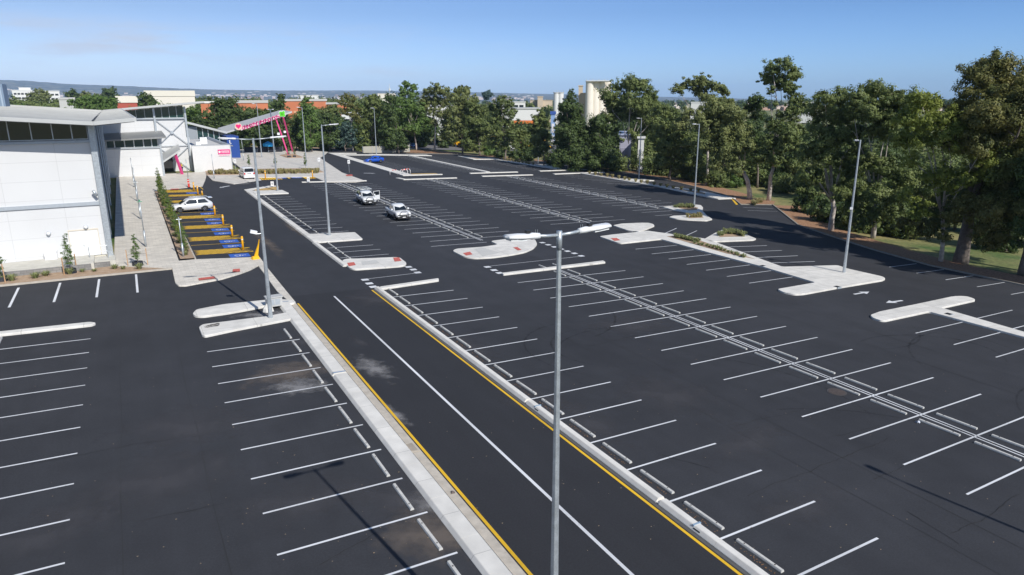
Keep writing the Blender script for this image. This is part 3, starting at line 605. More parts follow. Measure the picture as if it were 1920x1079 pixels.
# ---- the long hall with the butterfly roof
H = empty('shopping_hall', (-16, 66.4, .8), 0, 'large white panelled hall with butterfly metal roof and high dark windows beside the walkway', 'building')
b = MB(); b.box(-34, -1.35, 66.4, 66.88, .2, 10.55); b.box(-34, -2.3, 66.88, 146.6, .2, 10.55); b.box(-34, -2.3, 66.9, 146.6, 10.55, 11.7); b.box(-2.3, 12.2, 146.62, 152, .2, 10.5); b.box(-1.3, 12.1, 146.9, 152, 10.5, 11.6)
at_part(b, 'wall', WHITEW, H)
b = MB(); b.box(-2.29, -2.2, 66.9, 135.9, .2, 11.9); at_part(b, 'side_wall', mat('slate_cladding', (.16, .19, .23), .5, var=.1), H)
b = MB()
for k in range(34): b.box(-2.2, -2.12, 67.6+k*2.0, 67.72+k*2.0, .3, 11.8)
at_part(b, 'cladding_rib', mat('cladding_rib', (.24, .29, .35), .5), H)
glass_strip(H, 66.48, -16.6, -1.42, 10.68, 13.05, 11.9, [-15.2, -13.8, -12.4, -11, -9.5, -8.1, -6.65, -5.2, -3.8, -2.5], GLASSD)
b = MB(); b.box(-34, -1.3, 66.12, 66.4, 10.42, 10.62); at_part(b, 'sill', STEELW, H)
b = MB(); b.box(-34, -1.36, 66.27, 66.4, 5.38, 5.66); at_part(b, 'band', STEELW, H)
b = MB(); b.box(-34, -1.36, 66.36, 66.4, .8, 1.2); at_part(b, 'plinth', mat('cream_plinth', (.62, .58, .48), .8, var=.1), H)
b = MB(); b.box(-1.35, -.92, 66.15, 66.75, .3, 11.9); at_part(b, 'column', GALV, H)
for k, y in enumerate((77.9, 89.8, 101.6, 113.4, 125.2)):
    b = MB(); b.tube([(-1.15, y, .3), (-1.15, y, 11.9)], .10, 12); b.box(-1.4, -.9, y-.25, y+.25, .45, .5); at_part(b, 'column', GALV, H, False)
for k in range(4):
    b = MB(); y = 66.6 if k == 0 else 77.9+11.85*(k-1); y2 = 77.9+11.85*k; b.tube([(-1.3, y, 8.6), (-1.3, y2, 3.2)], .05, 6); at_part(b, 'brace', GALV, H)
def zr(x): return 12.1+(.077*(-.85-x) if x < -.85 else .088*(x+.85))
def roofpart(name, x0, x1, y0, y1, m, th=.32, nx=None, fasc=True):
    b = MB(); b.add([(x0, y0, zr(x0)), (x1, y0, zr(x1)), (x1, y1, zr(x1)), (x0, y1, zr(x0)), (x0, y0, zr(x0)-th), (x1, y0, zr(x1)-th), (x1, y1, zr(x1)-th), (x0, y1, zr(x0)-th)], [(0, 1, 2, 3), (7, 6, 5, 4), (0, 4, 5, 1), (2, 6, 7, 3), (0, 3, 7, 4), (1, 5, 6, 2)])
    k = int((x1-x0)/1.1)
    for i in range(1, k):       # standing seams run down the slope, i.e. across: lay shallow ribs along x
        pass
    n = int((y1-y0)/2.6)
    for i in range(1, n):
        y = y0+(y1-y0)*i/n; b.add([(x0, y-.03, zr(x0)+.03), (x1, y-.03, zr(x1)+.03), (x1, y+.03, zr(x1)+.03), (x0, y+.03, zr(x0)+.03), (x0, y-.05, zr(x0)-.01), (x1, y-.05, zr(x1)-.01), (x1, y+.05, zr(x1)-.01), (x0, y+.05, zr(x0)-.01)], [(0, 1, 2, 3), (4, 5, 1, 0), (7, 3, 2, 6)])
    return at_part(b, name, m, H)
roofpart('roof', -34, -.85, 63.65, 147.5, ROOF); roofpart('roof', -.85, 1.98, 63.65, 144.3, ROOF); roofpart('roof', -.845, 15.75, 144.4, 153, ROOF)
def fascia(pts, th=.30, out=.14):
    for p, q in zip(pts[:-1], pts[1:]):
        b = MB(); b.obox((p[0], p[1], p[2]-.12), (q[0], q[1], q[2]-.12), out, th); o = at_part(b, 'fascia', FASC, H)
fascia([(-34, 63.58, zr(-34)), (-.85, 63.58, zr(-.85)), (2.0, 63.58, zr(2.0))]); fascia([(2.06, 63.6, zr(2)), (2.06, 144.2, zr(2))]); fascia([(2.1, 144.33, zr(2.1)), (15.75, 144.33, zr(15.75))])
for y in (65.5, 67.5, 70, 74, 78, 84, 92, 102, 116, 132): b = MB(); b.box(-.98, -.80, y, y+min(3.0, .8+(y-64)*.14), 12.12, 12.15); at_part(b, 'gutter_grate', DARK, H)
# rear bay
glass_strip(H, 146.5, 1.6, 7.05, 10.62, 11.9, 12.4, [2.9, 4.3, 5.7], GLASST); glass_strip(H, 146.5, 7.35, 12.15, 10.62, 12.45, 12.85, [8.5, 9.75, 11.0], GLASST)
b = MB(); b.box(-1.2, 12.3, 146.25, 146.6, 10.42, 10.6); at_part(b, 'sill', STEELW, H)
for x in (7.2, 12.42):
    b = MB(); b.box(x-.16, x+.16, 146.15, 146.5, .3, 12.6); at_part(b, 'column', GALV, H)
for p, q in (((7.3, 10.3), (12.3, 5.7)), ((12.3, 10.3), (7.3, 5.7)), ((7.3, 5.3), (12.3, .9)), ((12.3, 5.3), (7.3, .9)), ((7.3, 5.55), (12.3, 5.55))):
    b = MB(); b.tube([(p[0], 146.35, p[1]), (q[0], 146.35, q[1])], .07, 6); at_part(b, 'brace', STEELW, H)
b = MB(); b.tube([(9.8, 146.3, 8.0), (9.8, 146.22, 8.0)], .3, 12); at_part(b, 'brace_plate', STEELW, H)
# door and railing on the facade
b = MB(); b.box(-3.9, -1.75, 66.33, 66.4, 3.35, 3.45); b.box(-3.9, -3.84, 66.35, 66.4, 1.1, 3.35); b.box(-1.81, -1.75, 66.35, 66.4, 1.1, 3.35); at_part(b, 'door_frame', mat('cream_trim', (.66, .60, .50), .7), H)
b = MB(); b.box(-3.84, -2.84, 66.37, 66.4, 1.1, 3.33); b.box(-2.82, -1.82, 66.37, 66.4, 1.1, 3.33); d_ = at_part(b, 'door', mat('door_white', (.78, .78, .77), .5), H)
b = MB(); b.box(-2.95, -2.9, 66.3, 66.37, 2.0, 2.2); q = b.build('handle', GALV); q.parent = d_

def wthing(name, label, cat, loc, group=None): return empty(name, Vector(loc), 0, label, cat, group)
# wall lights, camera and meter box
for (u, v, lb) in ((91, 438, 'round white wall light on the panelled hall, left one of two'), (161, 426, 'round white wall light on the hall above the door')):
    p = PYp(u, v, 66.4); t = wthing('wall_light', lb, 'wall light', p, 'round lights on the hall wall')
    b = MB(); b.tube([(0, 0, 0), (0, -.12, 0)], [.17, .17], 14); b.build('base', STEELW, t); b = MB(); b.tube([(0, -.12, 0), (0, -.26, .02), (0, -.32, .02)], [.16, .13, .04], 14); b.build('diffuser', WPLAST, t, True)
p = PYp(178, 361, 66.4); t = wthing('security_camera', 'grey bracket camera high on the white hall wall near its corner', 'camera', p)
b = MB(); b.obox((0, 0, 0), (0, -.45, .05), .05, .05); b.build('bracket', GALV, t); b = MB(); b.tube([(-.1, -.5, .2), (.12, -.42, -.25)], .11, 10); b.build('camera_body', GALV, t, True)
t = wthing('meter_box', 'plain white box standing at the foot of the hall wall', 'box', (-5.3, 65.98, 1.28)); b = MB(); b.box(-.42, .42, -.25, .38, 0, .62); b.build('cabinet', mat('box_white', (.82, .82, .84), .5), t); b = MB(); b.box(-.46, .46, -.29, .40, .62, .66); b.build('lid', mat('box_white', (.8, .8, .8)), t)
pf = MB(); pf.box(-34, -2.3, 62.95, 66.36, .3, 1.26); pf.box(-4.6, -.8, 64.2, 66.38, .3, 1.08)
struct(pf.build('path', mat('pale_concrete', (.55, .53, .47), .85, var=.1, scale=1.5, fine=.06)))
b = MB(); b.box(-34, -2.5, 62.68, 62.94, .2, 1.22); b.box(-2.6, -1.2, 63.9, 64.15, .2, 1.0)
tag(b.build('retaining_wall', BLOCKW), 'low grey block retaining wall behind the mulch bed in front of the hall', 'wall')
t = wthing('railing', 'thin steel railing at the side door of the white hall', 'railing', (-3.9, 65.2, 1.2))
b = MB(); b.tube([(0, 0, .95), (2.65, 0, .95)], .028, 6); b.tube([(0, 0, .5), (2.65, 0, .5)], .018, 6); b.build('rail', GALV, t)
for x in (0, 1.3, 2.62): b = MB(); b.tube([(x, 0, -.15), (x, 0, .95)], .028, 6); b.build('post', GALV, t)
# plant screen on the roof
t = wthing('roof_plant_screen', 'blue-grey louvred plant screen on the hall roof at the left edge', 'screen', (-13.5, 120, 12.9))
b = MB(); b.box(-8, 1.4, 0, 5, 0, 3.1); b.build('panel', mat('louvre_blue', (.20, .27, .36), .5, .2), t)
b = MB()
for k in range(10): b.box(-8+k, -7.82+k, -.12, 0, -.3, 3.25)
b.build('rib', mat('louvre_rib', (.34, .42, .50), .5), t)

# ---- the lower annex with its own strip of windows
t = wthing('annex_building', 'white single-storey annex with a strip of green windows joined to the hall', 'building', (2.8, 136, .8))
b = MB(); b.box(-1.3, 6.9, 136, 146.5, .2, 6.0); b.box(-1.3, 6.85, 136.3, 146.5, 6.0, 7.3); at_part(b, 'wall', WHITEW, t)
glass_strip(t, 136.1, -1.0, 6.75, 6.05, 7.2, 7.45, [.2, 1.7, 3.1, 4.55, 5.8], GLASST, fw=.16)
b = MB(); b.box(-1.3, 6.95, 135.8, 136, 5.82, 6.0); at_part(b, 'sill', STEELW, t)
b = MB(); b.add([(-1.3, 134.6, 7.45), (8.1, 134.6, 7.75), (8.1, 146.4, 8.35), (-1.3, 146.4, 8.05), (-1.3, 134.6, 7.2), (8.1, 134.6, 7.5), (8.1, 146.4, 7.5), (-1.3, 146.4, 7.5)], [(0, 1, 2, 3), (7, 6, 5, 4), (0, 4, 5, 1), (2, 6, 7, 3), (0, 3, 7, 4), (1, 5, 6, 2)]); at_part(b, 'roof', ROOF, t)
b = MB(); b.box(6.9, 7.2, 135.85, 136.2, .3, 7.3); at_part(b, 'column', GALV, t)
# ---- entrance porch
t = wthing('entrance_porch', 'small tilted porch roof on pink strut over the side entrance', 'porch', (8.5, 138, .8))
b = MB(); P = [(7.2, 137.2, 3.5), (10.2, 137.2, 5.4), (10.6, 146.0, 5.9), (7.2, 146.0, 4.0)]
b.add(P+[(x, y, z-.35) for x, y, z in P], [(0, 1, 2, 3), (7, 6, 5, 4), (0, 4, 5, 1), (2, 6, 7, 3), (0, 3, 7, 4), (1, 5, 6, 2)]); at_part(b, 'roof', FASC, t)
g = G(342, 328); w = S(*g); b = MB(); b.obox((9.3, 137.6, 4.75), (w.x, w.y, w.z+.05), .38, .3); at_part(b, 'strut', PINK, t)
b = MB(); b.box(7.25, 9.3, 145.9, 146.12, .3, 4.0); at_part(b, 'door', GLASSD, t)
b = MB(); b.box(7.15, 7.3, 137.4, 137.55, .3, 3.4); at_part(b, 'post', GALV, t)
# ---- low white building with the pink sign
t = wthing('shop_building', 'plain low white shop building with flat parapet roof beside the planted bed', 'building', (15.8, 143.4, .6))
b = MB(); b.box(12.62, 19.3, 143.4, 143.65, .2, 5.58); b.box(19.05, 19.3, 143.65, 178, .2, 5.58); b.box(12.62, 12.85, 146.7, 178, .2, 5.58); b.box(12.85, 19.05, 143.65, 178, .2, 5.1); at_part(b, 'wall', mat('render_white', (.68, .68, .675), .6, var=.03), t)
b = MB(); b.box(12.6, 19.36, 143.34, 143.7, 5.58, 5.66); b.box(19.0, 19.36, 143.7, 178, 5.58, 5.66); at_part(b, 'parapet_cap', STEELW, t)
b = MB(); b.box(12.86, 19.04, 143.66, 178, 5.1, 5.14); at_part(b, 'roof', mat('roof_pale', (.58, .57, .55), .7, var=.06), t)
b = MB(); b.box(19.3, 19.42, 143.3, 143.5, .3, 5.6); at_part(b, 'downpipe', GALV, t)
b = MB(); b.add([(19.3, 150, 5.3), (22.5, 163, 4.3), (22.5, 164, 4.3), (19.3, 176, 5.3), (19.3, 150, 5.1), (22.5, 163, 4.1), (22.5, 164, 4.1), (19.3, 176, 5.1)], [(0, 1, 2, 3), (7, 6, 5, 4), (0, 4, 5, 1), (1, 5, 6, 2), (2, 6, 7, 3)]); at_part(b, 'awning', FASC, t)
for i, (x, y, s) in enumerate(((14.4, 150, .9), (16.2, 158, 1.3), (13.6, 165, 1.1))):
    a = wthing('rooftop_unit', 'white air-conditioning unit on the low shop roof, '+('nearest', 'middle', 'farthest')[i]+' of three', 'air conditioner', (x, y, 5.14), 'units on the low shop roof')
    b = MB(); b.box(-s/2, s/2, -.5, .5, 0, s); b.build('casing', WPLAST, a); b = MB(); b.tube([(0, 0, s), (0, 0, s+.08)], s*.35, 12); b.build('fan', DARK, a)
# pink sign on it; the lettering is too small in the photo to read, so letter-sized strokes stand in its place
t = wthing('wall_sign', 'pink and white advertising sign on the low shop building wall', 'sign', (18.1, 143.36, 3.5))
b = MB(); b.box(-1.05, 1.1, -.06, 0, .38, 1.25); b.build('panel', PINK, t); b = MB(); b.box(-1.0, 1.1, -.06, 0, 0, .34); b.build('lower_panel', mat('sign_white', (.80, .78, .79), .5), t)
b = MB(); b.tube([(-.78, -.06, .82), (-.78, -.08, .82)], .2, 14)
for k in range(9): x = -.45+k*.155; b.box(x, x+.1, -.075, -.06, .82+.02*(k % 2), 1.0+.03*((k*3) % 2)); b.box(x+.03, x+.12, -.075, -.06, .62, .72+.02*(k % 3))
b.build('lettering', PAINT, t)
b = MB()
for k in range(13): x = -.9+k*.15; b.box(x, x+.1, -.075, -.06, .1+.03*(k % 3 == 0), .26)
b.build('lettering', PINK, t)

# ---- entry hall: clerestory, blue wall, winged canopy
YE = 184.0
t = wthing('entry_hall', 'glazed entry hall with a thin roof falling to the right behind the shop', 'building', (19, YE, 0))
A0, A1 = PYp(350, 228, YE), PYp(424, 247, YE)
b = MB(); b.add([(A0.x, YE-1.2, A0.z), (A1.x, YE-1.2, A1.z), (A1.x, YE+14, A1.z), (A0.x, YE+14, A0.z), (A0.x, YE-1.2, A0.z-.5), (A1.x, YE-1.2, A1.z-.5), (A1.x, YE+14, A1.z-.5), (A0.x, YE+14, A0.z-.5)], [(0, 1, 2, 3), (7, 6, 5, 4), (0, 4, 5, 1), (2, 6, 7, 3), (0, 3, 7, 4), (1, 5, 6, 2)]); at_part(b, 'roof', FASC, t)
q0, q1 = PYp(371, 262, YE), PYp(422, 262, YE)
zt = lambda x: A0.z+(A1.z-A0.z)*(x-A0.x)/(A1.x-A0.x)-.55
glass_strip(t, YE, q0.x, q1.x, 4.0, zt(q0.x), zt(q1.x), [q0.x+(q1.x-q0.x)*k/5 for k in range(1, 5)], GLASST, fw=.14)
b = MB(); b.box(A0.x, q0.x, YE, YE+12, 0, zt(q0.x)-.1); b.box(q0.x, q1.x, YE+.1, YE+12, 0, 4.0); at_part(b, 'wall', mat('grey_cladding', (.30, .33, .36), .6), t)
b = MB(); b.box(q1.x-.1, q1.x+.25, YE-.2, YE+.1, 0, 6.4); at_part(b, 'column', STEELW, t)
t = wthing('blue_wall', 'tall bright blue panelled wall with small white figures at the shop corner', 'wall', (23.5, 180, .4))
p0, p1 = PYp(424, 252, 176), PYp(447, 254, 176)
b = MB(); b.box(p0.x, p1.x, 176, 190, .4, 5.2+.5); at_part(b, 'panel', mat('blue_panel', (.010, .055, .26), .45, var=.08), t)
b = MB()
for x, z in ((p0.x+.6, 4.1),):
    b.tube([(x, 175.98, z+.55), (x, 175.95, z+.55)], .14, 8); b.box(x-.09, x+.1, 175.95, 175.98, z, z+.4); b.box(x+.0, x+.35, 175.95, 175.98, z-.1, z+.02)
at_part(b, 'figure', PAINT, t)
# canopy
t = wthing('entry_canopy', 'long grey wing-shaped canopy rising over the plaza on pink legs', 'canopy', (32, 184, 0))
n0, n1 = PYp(423, 248, YE), PYp(547.5, 209, YE); f0, f1 = PYp(408, 240.5, YE+8), PYp(527, 206.5, YE+8)
b = MB(); P = [n0, n1, f1, f0]; Q = [Vector((p.x, p.y, p.z-.38)) for p in P]; b.add(P+Q, [(0, 1, 2, 3), (7, 6, 5, 4), (0, 4, 5, 1), (2, 6, 7, 3), (0, 3, 7, 4), (1, 5, 6, 2)]); at_part(b, 'roof', mat('canopy_grey', (.50, .50, .49), .5, .1, var=.05), t)
for (u, v, uu, vv) in ((531, 220, 549, 285), (517, 222, 541, 292)):
    w = W(uu, vv); top = PYp(u, v, min(w.y, 192)); b = MB(); b.obox(top, (w.x, w.y, w.z-.1), .34, .3); lg = at_part(b, 'leg', PINK, t)
    mid = top.lerp(w, .42); b = MB(); b.box(mid.x-1.0, mid.x-.4, mid.y-.3, mid.y+.1, mid.z-.2, mid.z+.35); k = b.build('floodlight', WPLAST); k.parent = lg
# sign on the canopy edge
t = wthing('canopy_sign', 'pink script lettering with heart badge and green clover along the canopy edge', 'sign', (30, 183.6, 8))
def ep(u): # point on the canopy's near edge
    k = (u-423)/(547.5-423); return n0.lerp(n1, k)
bw = MB(); a, c = ep(449), ep(528); bw.obox((a.x, 183.55, a.z-.35), (c.x, 183.55, c.z-.12), .06, .72, (0, 0, 1)); at_part(bw, 'backing', mat('sign_back', (.72, .55, .60), .5), t)
LT = MB(); rr = random.Random(3); nl = 16
for k in range(nl):
    u = 453+(522-453)*(k+.5)/nl; p = ep(u); z = p.z-.25; r = .36; sh = rr.choice('oocnmeo'); x = p.x
    def strk(pts, w=.17):
        for i in range(len(pts)-1): LT.obox((x+pts[i][0], 183.42, z+pts[i][1]), (x+pts[i+1][0], 183.42, z+pts[i+1][1]), .10, w)
    arc = lambda a0, a1, n=8: [(r*.8*math.cos(R_(a0+(a1-a0)*i/n)), r*math.sin(R_(a0+(a1-a0)*i/n))) for i in range(n+1)]
    if sh == 'o': strk(arc(0, 360))
    elif sh == 'c': strk(arc(50, 310))
    elif sh == 'n': strk([(-.3, -.42), (-.3, .4)]); strk(arc(150, 0)); strk([(.34, .1), (.34, -.42)])
    elif sh == 'm': strk([(-.36, -.42), (-.36, .4), (0, 0), (.36, .4), (.36, -.42)])
    else: strk(arc(0, 300)); strk([(-.3, 0), (.34, 0)])
at_part(LT, 'lettering', PINK, t)
p = PYp(447, 238, 183.3); b = MB(); b.tube([p+Vector((0, .1, 0)), p], .82, 20); at_part(b, 'badge', mat('badge_cream', (.80, .52, .42), .5), t)
b = MB(); hp = [(0.6*(16*math.sin(s)**3)/16, .6*(13*math.cos(s)-5*math.cos(2*s)-2*math.cos(3*s)-math.cos(4*s))/16) for s in np.linspace(0, 2*math.pi, 28)[:-1]]
b.add([(p.x+x, p.y-.04, p.z+.12+z) for x, z in hp]+[(p.x+x, p.y-.1, p.z+.12+z) for x, z in hp], [tuple(range(27, 54))]+[(i, (i+1) % 27, 27+(i+1) % 27, 27+i) for i in range(27)]); at_part(b, 'heart', mat('heart_pink', (.80, .01, .16), .4), t)
p = PYp(529, 214, 183.3); b = MB(); w_ = MB()
for dx, dz, r in ((-.36, .26, .34), (.36, .36, .34), (.34, -.32, .36), (-.3, -.34, .33), (0, 0, .25)):
    b.tube([(p.x+dx, p.y, p.z+dz), (p.x+dx, p.y-.08, p.z+dz)], r, 14); w_.tube([(p.x+dx, p.y+.14, p.z+dz), (p.x+dx, p.y+.04, p.z+dz)], r+.11, 14)
at_part(b, 'clover', mat('clover_green', (.10, .62, .02), .4), t); at_part(w_, 'clover_rim', PAINT, t)

# ---- lamp posts
def lamp(loc, h, arms, label, rz=0.0, hl=.62, al=.95, cctv=None, group='tall steel lamp posts in the car park', fg=False, tilt=.07):
    """arms: list of directions (deg) in plan"""
    t = empty('lamp_post', loc, rz, label, 'lamp post', group); n = 8
    b = MB(); b.tube([(0, 0, -.1), (0, 0, .9), (0, 0, h*.45), (0, 0, h)], ([.115, .108, .078, .042] if fg else [.140, .132, .102, .062]), n); b.build('pole', GALV, t)
    b = MB(); b.box(-.2, .2, -.2, .2, 0, .03)
    for i, j in ((1, 1), (1, -1), (-1, 1), (-1, -1)): b.tube([(i*.15, j*.15, .03), (i*.15, j*.15, .09)], .018, 6)
    b.build('base_plate', GALV, t)
    b = MB(); b.box(-.05, .05, -.125, -.105, .55, .95); b.build('access_door', STEELW, t)
    b = MB(); b.tube([(0, 0, h-.34), (0, 0, h+.02)], .055, 10); b.build('spigot', GALV, t, True)
    for a in arms:
        d = Vector((math.cos(R_(a)), math.sin(R_(a)), 0)); sd_ = Vector((-d.y, d.x, 0)); La = al-hl*.75
        p0 = Vector((0, 0, h-.06)); p1 = p0+d*La+Vector((0, 0, tilt*La)); ar = MB(); ar.tube([p0, p0+d*La*.5+Vector((0, 0, tilt*.3*La)), p1], [.033]*3, 8); ar.build('arm', GALV, t, True)
        up = Vector((0, 0, 1)); dd = (d+up*tilt).normalized(); uu = sd_.cross(dd)*-1 if sd_.cross(dd).z < 0 else sd_.cross(dd)
        hd = MB(); k = MB()
        st = [(0, .055, .055), (.10, .06, .06), (.16, .075, .065), (.24, .12, .05), (.45*hl/.62, .145, .055), (.60*hl/.62+.12, .125, .045), (hl+.10, .07, .03), (hl+.14, .02, .015)]
        rings = []
        for s, w2, h2 in st:
            c = p1+dd*(s-.1)
            rings.append([c+sd_*(w2*math.cos(q))+uu*(h2*math.sin(q)) for q in [2*math.pi*i/12 for i in range(12)]])
        vs = [v for r in rings for v in r]; fs = [(i*12+j, i*12+(j+1) % 12, (i+1)*12+(j+1) % 12, (i+1)*12+j) for i in range(len(st)-1) for j in range(12)]+[tuple(range(12))[::-1], tuple((len(st)-1)*12+j for j in range(12))]
        hd.add(vs, fs); ho = hd.build('lamp_head', WPLAST, t, True)
        g = MB(); c = p1+dd*(.34*hl/.62+.06)-uu*.055; g.obox(c-dd*.17, c+dd*.17, .19, .02, uu); q = g.build('lens', mat('lens', (.75, .77, .78), .15)); q.parent = ho
        if fg:
            g = MB(); c = p1+dd*.16+uu*.06; g.box(-.03, .03, -.03, .03, 0, .05, T=lambda x, y, z: tuple(c+sd_*x*1.3+dd*y*1.4+uu*z)); g.box(-.03, .03, -.03, .03, 0, .05, T=lambda x, y, z: tuple(c+sd_*x+dd*(y-.0)+uu*z)) if 0 else None; q = g.build('sensor', DARK); q.parent = ho
            g = MB(); c2 = p1+dd*-.03+uu*.05
            for i in (-1, 1): g.tube([c2+dd*.022*i, c2+dd*.022*i+uu*.07], .003, 5)
            q = g.build('clamp_bolt', GALV); q.parent = ho
            g = MB(); c3 = p1+dd*.115; g.tube([c3-sd_*.075, c3+sd_*.075], .036, 10); q = g.build('pivot', WPLAST); q.parent = ho
    if cctv:
        hh, a = cctv; d = Vector((math.cos(R_(a)), math.sin(R_(a)), 0)); g = MB(); g.tube([(0, 0, hh), d*.4+Vector((0, 0, hh))], .03, 6); br = g.build('camera_bracket', GALV, t)
        g = MB(); c = d*.42+Vector((0, 0, hh+.08)); g.obox(c-d*.1, c+d*.28+Vector((0, 0, .12)), .2, .2); q = g.build('camera', WPLAST); q.parent = br
    return t
FGL = Vector((7.53, 10.62, 0)); FGL.z = gz(FGL.x, FGL.y)
lamp(FGL, 11.22-FGL.z, (0, 180), 'nearest lamp post with two white lamp heads crossing the middle of the car park view', R_(2), hl=.60, al=1.0, fg=True)
lamp(S(27.8, -.7), 11.9, (95,), 'lamp post outside the right of the view whose shadow crosses the bays', 0, hl=.7, al=1.5)
def LP(u, v, h, arms, label, **k): return lamp(W(u, v), h, arms, label, **k)
LP(508, 600, 11.35, (2, 182), 'lamp post with two arms standing on the paired kerb islands at left', al=1.72, hl=.85, cctv=(5.6, 180))
LP(1582, 514, 11.95, (80,), 'lamp post on the large concrete island near the trees at right', al=.5, hl=.25, cctv=(5.9, 210))
LP(618, 444, 11.35, (0,), 'lamp post with one arm on the pale island left of the white utes', al=1.5, hl=.85)
LP(521, 360, 12.2, (95, 275), 'lamp post on the small mulched island below the canopy sign', al=1.2, hl=.6)
LP(1301, 391, 12.3, (150,), 'lamp post on the shaded planted island in front of the gum trees', al=.9, hl=.45)
LP(1198, 336, 12.5, (150,), 'lamp post beside the planted kerb with a pale gum behind it', al=.9, hl=.5)
LP(1009, 306.5, 12.3, (90,), 'lamp post on the far planted kerb in front of a small tree', al=.8, hl=.5)
LP(706, 291, 12.4, (170, 100), 'lamp post at the end of the far white kerb behind the blue car', al=.8, hl=.5)
LP(575, 313, 12.3, (185,), 'lamp post at the plaza edge right of the pink canopy legs', al=1.0, hl=.5)
LP(491, 296, 12.6, (190,), 'lamp post rising behind the pink lettering of the canopy', al=1.0, hl=.5)

# ---- slim posts on the walkway
def slim(u, v, vt, label, green=False, group='slim steel posts along the walkway', name='post_light', cat='post'):
    w = W(u, v); D = math.hypot(w.x-C[0], w.y-C[1]); h = (AT(u, vt, D)-w).z; t = empty(name, w, 0, label, cat, group)
    b = MB(); b.tube([(0, 0, .05), (0, 0, h*.38)], .085, 10); b.build('sleeve', GALV, t, True)
    b = MB(); b.tube([(0, 0, h*.38), (0, 0, h)], .045, 8); b.build('pole', GALV, t, True)
    b = MB(); b.tube([(0, 0, h), (0, 0, h+.14)], [.07, .05], 8); b.tube([(-.22, 0, h-.05), (.22, 0, h-.05)], .03, 6); b.build('head', mat('green_cap', (.03, .30, .16), .5) if green else GALV, t)
    return t
slim(274, 465, 377, 'nearest slim steel post on the walkway, with a green head', True)
slim(264.5, 413, 341, 'second slim steel post from the near end of the walkway')
slim(258, 379, 316, 'third slim steel post from the near end of the walkway')
slim(252.5, 352.5, 298, 'farthest slim steel post on the walkway near the annex wall')
slim(402, 336, 291, 'slim steel post in front of the planted bed left of the van')
slim(355, 352, 301, 'slim steel post beside the red barrier at the bays')
slim(344.5, 484, 410, 'slim steel post at the near end of the garden bed')
slim(457, 302, 262, 'slim signpost on the plaza left of the lamp post arms')
def signpost(u, v, vt, label, group='small white signs on posts'):
    w = W(u, v); D = math.hypot(w.x-C[0], w.y-C[1]); h = (AT(u, vt, D)-w).z; t = empty('sign_post', w, 0, label, 'sign', group)
    b = MB(); b.tube([(0, 0, 0), (0, 0, h)], .035, 6); b.build('post', GALV, t); b = MB(); b.box(-.24, .24, -.06, -.035, h-.75, h); b.build('sign_panel', PAINT, t)
    b = MB(); b.box(-.14, .14, -.064, -.06, h-.32, h-.24); b.box(-.1, .1, -.064, -.06, h-.5, h-.44); b.build('lettering', DARK, t); return t
signpost(442, 320, 299, 'white sign on a post at the low shop corner')
signpost(599.5, 323, 296, 'white sign on a post at the plaza edge beside the lane')
signpost(655, 324, 300, 'white sign on a thin post at the pointed plaza corner')
signpost(511, 352, 340.5, 'small white sign on the mulched island beside the lamp post')
signpost(578.5, 343, 332.5, 'small white sign at the left end of the white kerb bar')
signpost(855, 287, 270.5, 'white sign on a post by the far mulch strip under trees')

# ---- bollards at the accessible bays
def bollard(u, v, vt, label, k=0):
    w = W(u, v); D = math.hypot(w.x-C[0], w.y-C[1]); h = min(1.9, (AT(u, vt, D)-w).z); t = empty('bollard', w, 0, label, 'bollard', 'yellow bollards at the accessible bays')
    b = MB(); b.tube([(0, 0, 0), (0, 0, h-.06), (0, 0, h)], [.1, .1, .06], 12); b.build('post', mat('bollard_yellow', (.85, .42, .01), .45), t, True); b = MB(); b.tube([(0, 0, h*.72), (0, 0, h*.80)], .104, 12); b.build('reflector_band', mat('band_white', (.8, .75, .6), .4), t, True)
for i, (u, v, vt) in enumerate([(456, 469, 443), (436, 444.5, 422), (419, 422.5, 402.5), (403.5, 404.5, 386), (379.5, 367.5, 358), (371.5, 366, 348.5), (364, 358, 342)]): bollard(u, v, vt, 'yellow bollard between the accessible bays, %s from the near end' % ONES[i])
bollard(498, 336, 320, 'yellow bollard on the hatching right of the white van'); bollard(586.5, 334.5, 320, 'yellow bollard on the hatching before the planted bed')
w = W(479, 488); t = empty('barrier', w, .4, 'folded yellow plastic barrier lying at the corner of the paved apron', 'barrier')
b = MB(); b.add([(-.35, -.25, 0), (.35, -.25, 0), (.35, .25, 0), (-.35, .25, 0), (-.28, -.1, .35), (.28, -.1, .35), (.25, .12, .35), (-.25, .12, .35)], [(0, 1, 2, 3), (4, 5, 6, 7), (0, 1, 5, 4), (1, 2, 6, 5), (2, 3, 7, 6), (3, 0, 4, 7)]); b.build('foot', mat('barrier_yellow', (.85, .45, .01), .5), t)
b = MB(); b.add([(-.1, -.06, .3), (.25, -.06, .3), (.55, -.06, 1.75), (.40, -.06, 1.3), (-.1, .06, .3), (.25, .06, .3), (.55, .06, 1.75), (.40, .06, 1.3)], [(0, 1, 2, 3), (7, 6, 5, 4), (0, 4, 5, 1), (1, 5, 6, 2), (2, 6, 7, 3), (3, 7, 4, 0)]); b.build('panel', mat('barrier_yellow', (.85, .45, .01)), t)
w = W(354.5, 352.5); t = empty('barrier', w, 0, 'narrow red and white safety barrier standing beside the yellow bollards', 'barrier')
b = MB(); b.box(-.22, .22, -.3, .3, 0, .12); b.build('foot', DARK, t); b = MB(); b.box(-.14, .14, -.06, .06, .12, 1.35); b.build('panel', mat('barrier_red', (.65, .05, .03), .5), t); b = MB(); b.box(-.145, .145, -.065, .065, .7, .8); b.box(-.145, .145, -.065, .065, 1.1, 1.2); b.build('stripe', PAINT, t)
w = W(753, 328); t = empty('barrier', w, 0, 'red and white looped barrier frames on the long white median', 'barrier')
